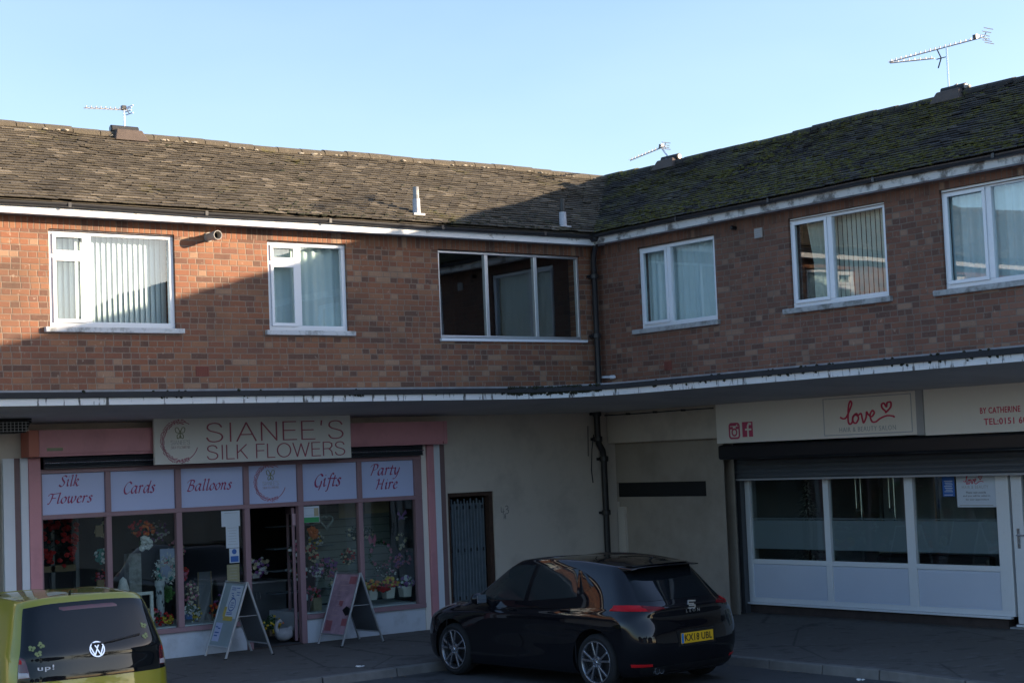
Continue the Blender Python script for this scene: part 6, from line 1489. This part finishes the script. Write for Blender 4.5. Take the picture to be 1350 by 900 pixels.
# ================================================================== across the car park (seen only in glass and paintwork)
m['hwall'] = M_plain('house_brick', (.22, .10, .07), .9, var=.35, scale=6, bstr=.5)
m['hroof'] = M_plain('house_roof', (.07, .055, .05), .9, var=.4, scale=6, bstr=.6)
def house(x, y, w, label, mat):
    t = thing('brick_house', (x, y, -.15), label, 'house', 'houses facing the parade'); W_ = w / 2
    b = MB(); b.box(x - W_, x + W_, y - 7, y, -.15, 4.6); b.build('wall', m[mat], t)
    b = MB(); b.add([(x - W_ - .3, y + .3, 4.55), (x + W_ + .3, y + .3, 4.55), (x + W_ + .3, y - 7.3, 4.55), (x - W_ - .3, y - 7.3, 4.55), (x - W_ + 2.6, y - 3.5, 6.7), (x + W_ - 2.6, y - 3.5, 6.7)], [(0, 1, 5, 4), (1, 2, 5), (2, 3, 4, 5), (3, 0, 4), (0, 3, 2, 1)]); rf = b.build('roof', m['hroof'], t)
    b = MB(); b.box(x - .4, x + .4, y - 3.8, y - 3.2, 6.3, 7.5); b.build('chimney', m[mat], rf)
    for xx in (x - W_ * .55, x + W_ * .55):
        for z in (.8, 3.0):
            b = MB(); b.box(xx - .8, xx + .8, y + .002, y + .05, z, z + 1.2); f = b.build('window', m['upvc'], t)
            b = MB(); b.box(xx - .72, xx - .04, y + .05, y + .06, z + .08, z + 1.12); b.box(xx + .04, xx + .72, y + .05, y + .06, z + .08, z + 1.12); b.build('pane', m['car_glass'], f)
    b = MB(); b.box(x - .45, x + .45, y + .002, y + .06, -.15, 1.95); b.build('door', m['white'], t)
house(-13, -21, 9.5, 'brick house with a hipped roof across the road, furthest left of the row', 'hwall')
house(-1, -23, 9.5, 'cream rendered house with a hipped roof across the road', 'render')
house(12, -22, 10, 'brick house with a hipped roof across the road, right beside two trees', 'hwall')
def tree(x, y, h, label):
    t = thing('broadleaf_tree', (x, y, -.15), label, 'tree', 'trees across the road'); b = MB(); rnd = random.Random(int(x * 7 + 100))
    b.tube([(x, y, -.2), (x + .1, y, h * .3), (x, y + .1, h * .62)], [.24, .17, .08], 8)
    for k in range(6): a = k * 1.05; b.tube([(x + .05, y, h * (.3 + .05 * k)), (x + math.cos(a) * h * .17, y + math.sin(a) * h * .17, h * (.55 + .05 * k))], [.07, .02], 6)
    b.build('trunk', m['dwood'], t); b = MB()
    cl = [V((x + rnd.gauss(0, h * .14), y + rnd.gauss(0, h * .14), h * rnd.uniform(.42, .95))) for _ in range(20)]
    for _ in range(2600):
        c = rnd.choice(cl); q = c + V((rnd.gauss(0, 1), rnd.gauss(0, 1), rnd.gauss(0, .8))) * h * .065; d = V((rnd.gauss(0, 1), rnd.gauss(0, 1), rnd.gauss(0, 1))).normalized() * .13; s_ = d.cross(V((.2, .3, 1))).normalized() * .06
        b.add([q - d, q + s_, q + d, q - s_], [(0, 1, 2, 3)])
    b.build('crown', m['leafd'], t, recalc=False)
tree(5.5, -17, 7.2, 'round dark tree across the road between the cream and the brick house')
tree(20, -17, 6.4, 'lower broad tree across the road at the right end of the row')
tree(-7.3, -16, 5.6, 'small dark tree across the road between two houses on the left')

# more stock deeper in the flower shop
for k, (x, y, z, R, bl, lf, lab) in enumerate((
    (8.2, 20.3, .62, .12, ['f_red', 'f_pinkfl'], 'leafd', 'dark red bunch in the bottom left corner of the leftmost window'),
    (9.0, 20.5, 1.62, .10, ['f_creamf'], 'leafd', 'pale hanging sprig high beside the first mullion'),
    (9.95, 20.9, 1.55, .13, ['f_purple', 'f_whitef'], 'leafd', 'dim purple hanging bunch at the top of the third window'),
    (10.25, 21.0, 1.30, .12, ['f_pinkfl', 'f_creamf'], 'leafd', 'dim pink bunch in the middle of the third window'),
    (10.08, 20.2, .50, .10, ['f_yellow', 'f_whitef'], 'leaf', 'yellow and white bunch low in the third window'),
    (10.38, 20.2, .50, .09, ['f_red', 'f_orange'], 'leafd', 'red and orange bunch low in the third window'),
    (9.15, 20.9, 1.0, .12, ['f_pinkfl', 'f_red'], 'leafd', 'dusky pink bunch behind the white beehive ornament'),
    (12.25, 20.8, 1.30, .12, ['f_whitef', 'f_yellow'], 'leafd', 'white and yellow bunch on the upper shelves right of the door'),
    (12.05, 20.7, 1.62, .10, ['f_purple'], 'leafd', 'small purple bunch near the top of the window right of the door'),
    (11.95, 20.3, .90, .10, ['f_whitef', 'f_purple'], 'leafd', 'white and purple bunch above the middle of the second pavement sign'),
    (12.60, 20.5, 1.05, .11, ['f_red', 'f_creamf'], 'leafd', 'red and cream bunch at the left of the rightmost window'),
    (13.30, 20.3, .95, .09, ['f_purple', 'f_pinkfl'], 'leafd', 'small mauve bunch under the hanging greenery at the right frame'))):
    tuft('flower_bunch', (x, y, z), R, bl, 22, lab, leaf=lf, bs=.019)

b = MB(); rnd = random.Random(21)
for k in range(170):
    w_ = rnd.random()
    if w_ < .35: x, y, z = rnd.uniform(7, 12.6), 16.84 + abs(rnd.gauss(0, .05)) * -1, -.144
    elif w_ < .6: x, y, z = 13.88 - abs(rnd.gauss(0, .06)), rnd.uniform(10, 15.8), -.144
    elif w_ < .8: x, y, z = 17.42 - abs(rnd.gauss(0, .06)), rnd.uniform(12, 17.5), .002
    else:
        x, y = rnd.uniform(8.5, 13.5), rnd.uniform(17.4, 19.6); z = -.055 + (y - 17) * .0195 + .004
    a = rnd.uniform(0, 6.28); r = rnd.uniform(.012, .03); d = V((math.cos(a), math.sin(a), .2)) * r; e = V((-math.sin(a), math.cos(a), .1)) * r * .5; c = V((x, y, z + .006))
    b.add([c - d, c + e, c + d, c - e], [(0, 1, 2, 3)])
tag(b.build('leaf_litter', m['wicker'], org=(12, 17, 0), recalc=False), kind='stuff')
SKY_S, SUN_E, EXPO = .13, 4.8, 1.55
# ================================================================== camera, light, world
def camera():
    yaw, pitch, roll = (R_(a) for a in (37.29345, 3.914835, -2.30275)); f = 2263.194
    sy, cy = math.sin(yaw), math.cos(yaw); fw = V((sy * math.cos(pitch), cy * math.cos(pitch), math.sin(pitch)))
    r = V((cy, -sy, 0)); u = r.cross(fw); c, s = math.cos(roll), math.sin(roll)
    rr, uu = c * r + s * u, -s * r + c * u
    M = Matrix((rr, uu, -fw)).transposed().to_4x4(); M.translation = V((0, 0, 2.3))
    cd = bpy.data.cameras.new('camera'); o = bpy.data.objects.new('camera', cd); COL.objects.link(o)
    o.matrix_world = M; cd.sensor_width = 36; cd.lens = f / 1350 * 36; cd.clip_start = .1; cd.clip_end = 2000; SC.camera = o
camera()
SUN = V((1.3, -1.0, .355)).normalized()      # towards the sun
elev = math.asin(SUN.z); az = math.atan2(SUN.x, SUN.y)
w = bpy.data.worlds.new('World'); SC.world = w; w.use_nodes = True; nt = w.node_tree; nt.nodes.clear()
sk = nt.nodes.new('ShaderNodeTexSky'); sk.sky_type = 'NISHITA'; sk.sun_disc = False; sk.sun_elevation = elev; sk.sun_rotation = az
sk.altitude = 50; sk.air_density = 1.0; sk.dust_density = 1.3; sk.ozone_density = 2.5
bg = nt.nodes.new('ShaderNodeBackground'); bg.inputs[1].default_value = SKY_S
out = nt.nodes.new('ShaderNodeOutputWorld'); 
# thin bright haze veil low in the north-east sky, broken by soft noise
tc = nt.nodes.new('ShaderNodeTexCoord'); mp = nt.nodes.new('ShaderNodeMapping'); mp.inputs['Scale'].default_value = (1, 1, 2.6); nt.links.new(tc.outputs['Generated'], mp.inputs[0])
nz = nt.nodes.new('ShaderNodeTexNoise'); nz.inputs['Scale'].default_value = 2.2; nz.inputs['Detail'].default_value = 5; nz.inputs['Roughness'].default_value = .5; nt.links.new(mp.outputs[0], nz.inputs['Vector'])
dp = nt.nodes.new('ShaderNodeVectorMath'); dp.operation = 'DOT_PRODUCT'; dp.inputs[1].default_value = V((.60, .76, .12)).normalized(); nt.links.new(tc.outputs['Generated'], dp.inputs[0])
r1 = nt.nodes.new('ShaderNodeMapRange'); r1.inputs[1].default_value = .25; r1.inputs[2].default_value = .98; r1.interpolation_type = 'SMOOTHSTEP'; nt.links.new(dp.outputs['Value'], r1.inputs[0])
r2 = nt.nodes.new('ShaderNodeMapRange'); r2.inputs[1].default_value = .3; r2.inputs[2].default_value = .75; r2.inputs[3].default_value = .25; r2.inputs[4].default_value = 1.0; nt.links.new(nz.outputs[0], r2.inputs[0])
mu = nt.nodes.new('ShaderNodeMath'); mu.operation = 'MULTIPLY'; nt.links.new(r1.outputs[0], mu.inputs[0]); nt.links.new(r2.outputs[0], mu.inputs[1])
ve = nt.nodes.new('ShaderNodeMix'); ve.data_type = 'RGBA'; ve.blend_type = 'ADD'; nt.links.new(mu.outputs[0], ve.inputs[0]); nt.links.new(sk.outputs[0], ve.inputs[6]); ve.inputs[7].default_value = (.46, .40, .56, 1)
gain_ = nt.nodes.new('ShaderNodeMix'); gain_.data_type = 'RGBA'; gain_.blend_type = 'MULTIPLY'; gain_.inputs[0].default_value = 1; gain_.inputs[7].default_value = (1.0, .955, .985, 1)   # slightly less cyan air
nt.links.new(ve.outputs[2], gain_.inputs[6]); nt.links.new(gain_.outputs[2], bg.inputs[0]); nt.links.new(bg.outputs[0], out.inputs[0])
sl = bpy.data.lights.new('sun', 'SUN'); sl.energy = SUN_E; sl.angle = R_(.5); sl.color = (1.0, .80, .58)
so = bpy.data.objects.new('sun', sl); COL.objects.link(so); so.location = (30, -20, 30); so.rotation_euler = (-SUN).to_track_quat('-Z', 'Y').to_euler()
SC.view_settings.view_transform = 'Standard'; SC.view_settings.look = 'None'; SC.view_settings.gamma = 1; SC.view_settings.use_curve_mapping = False
SC.view_settings.exposure = EXPO
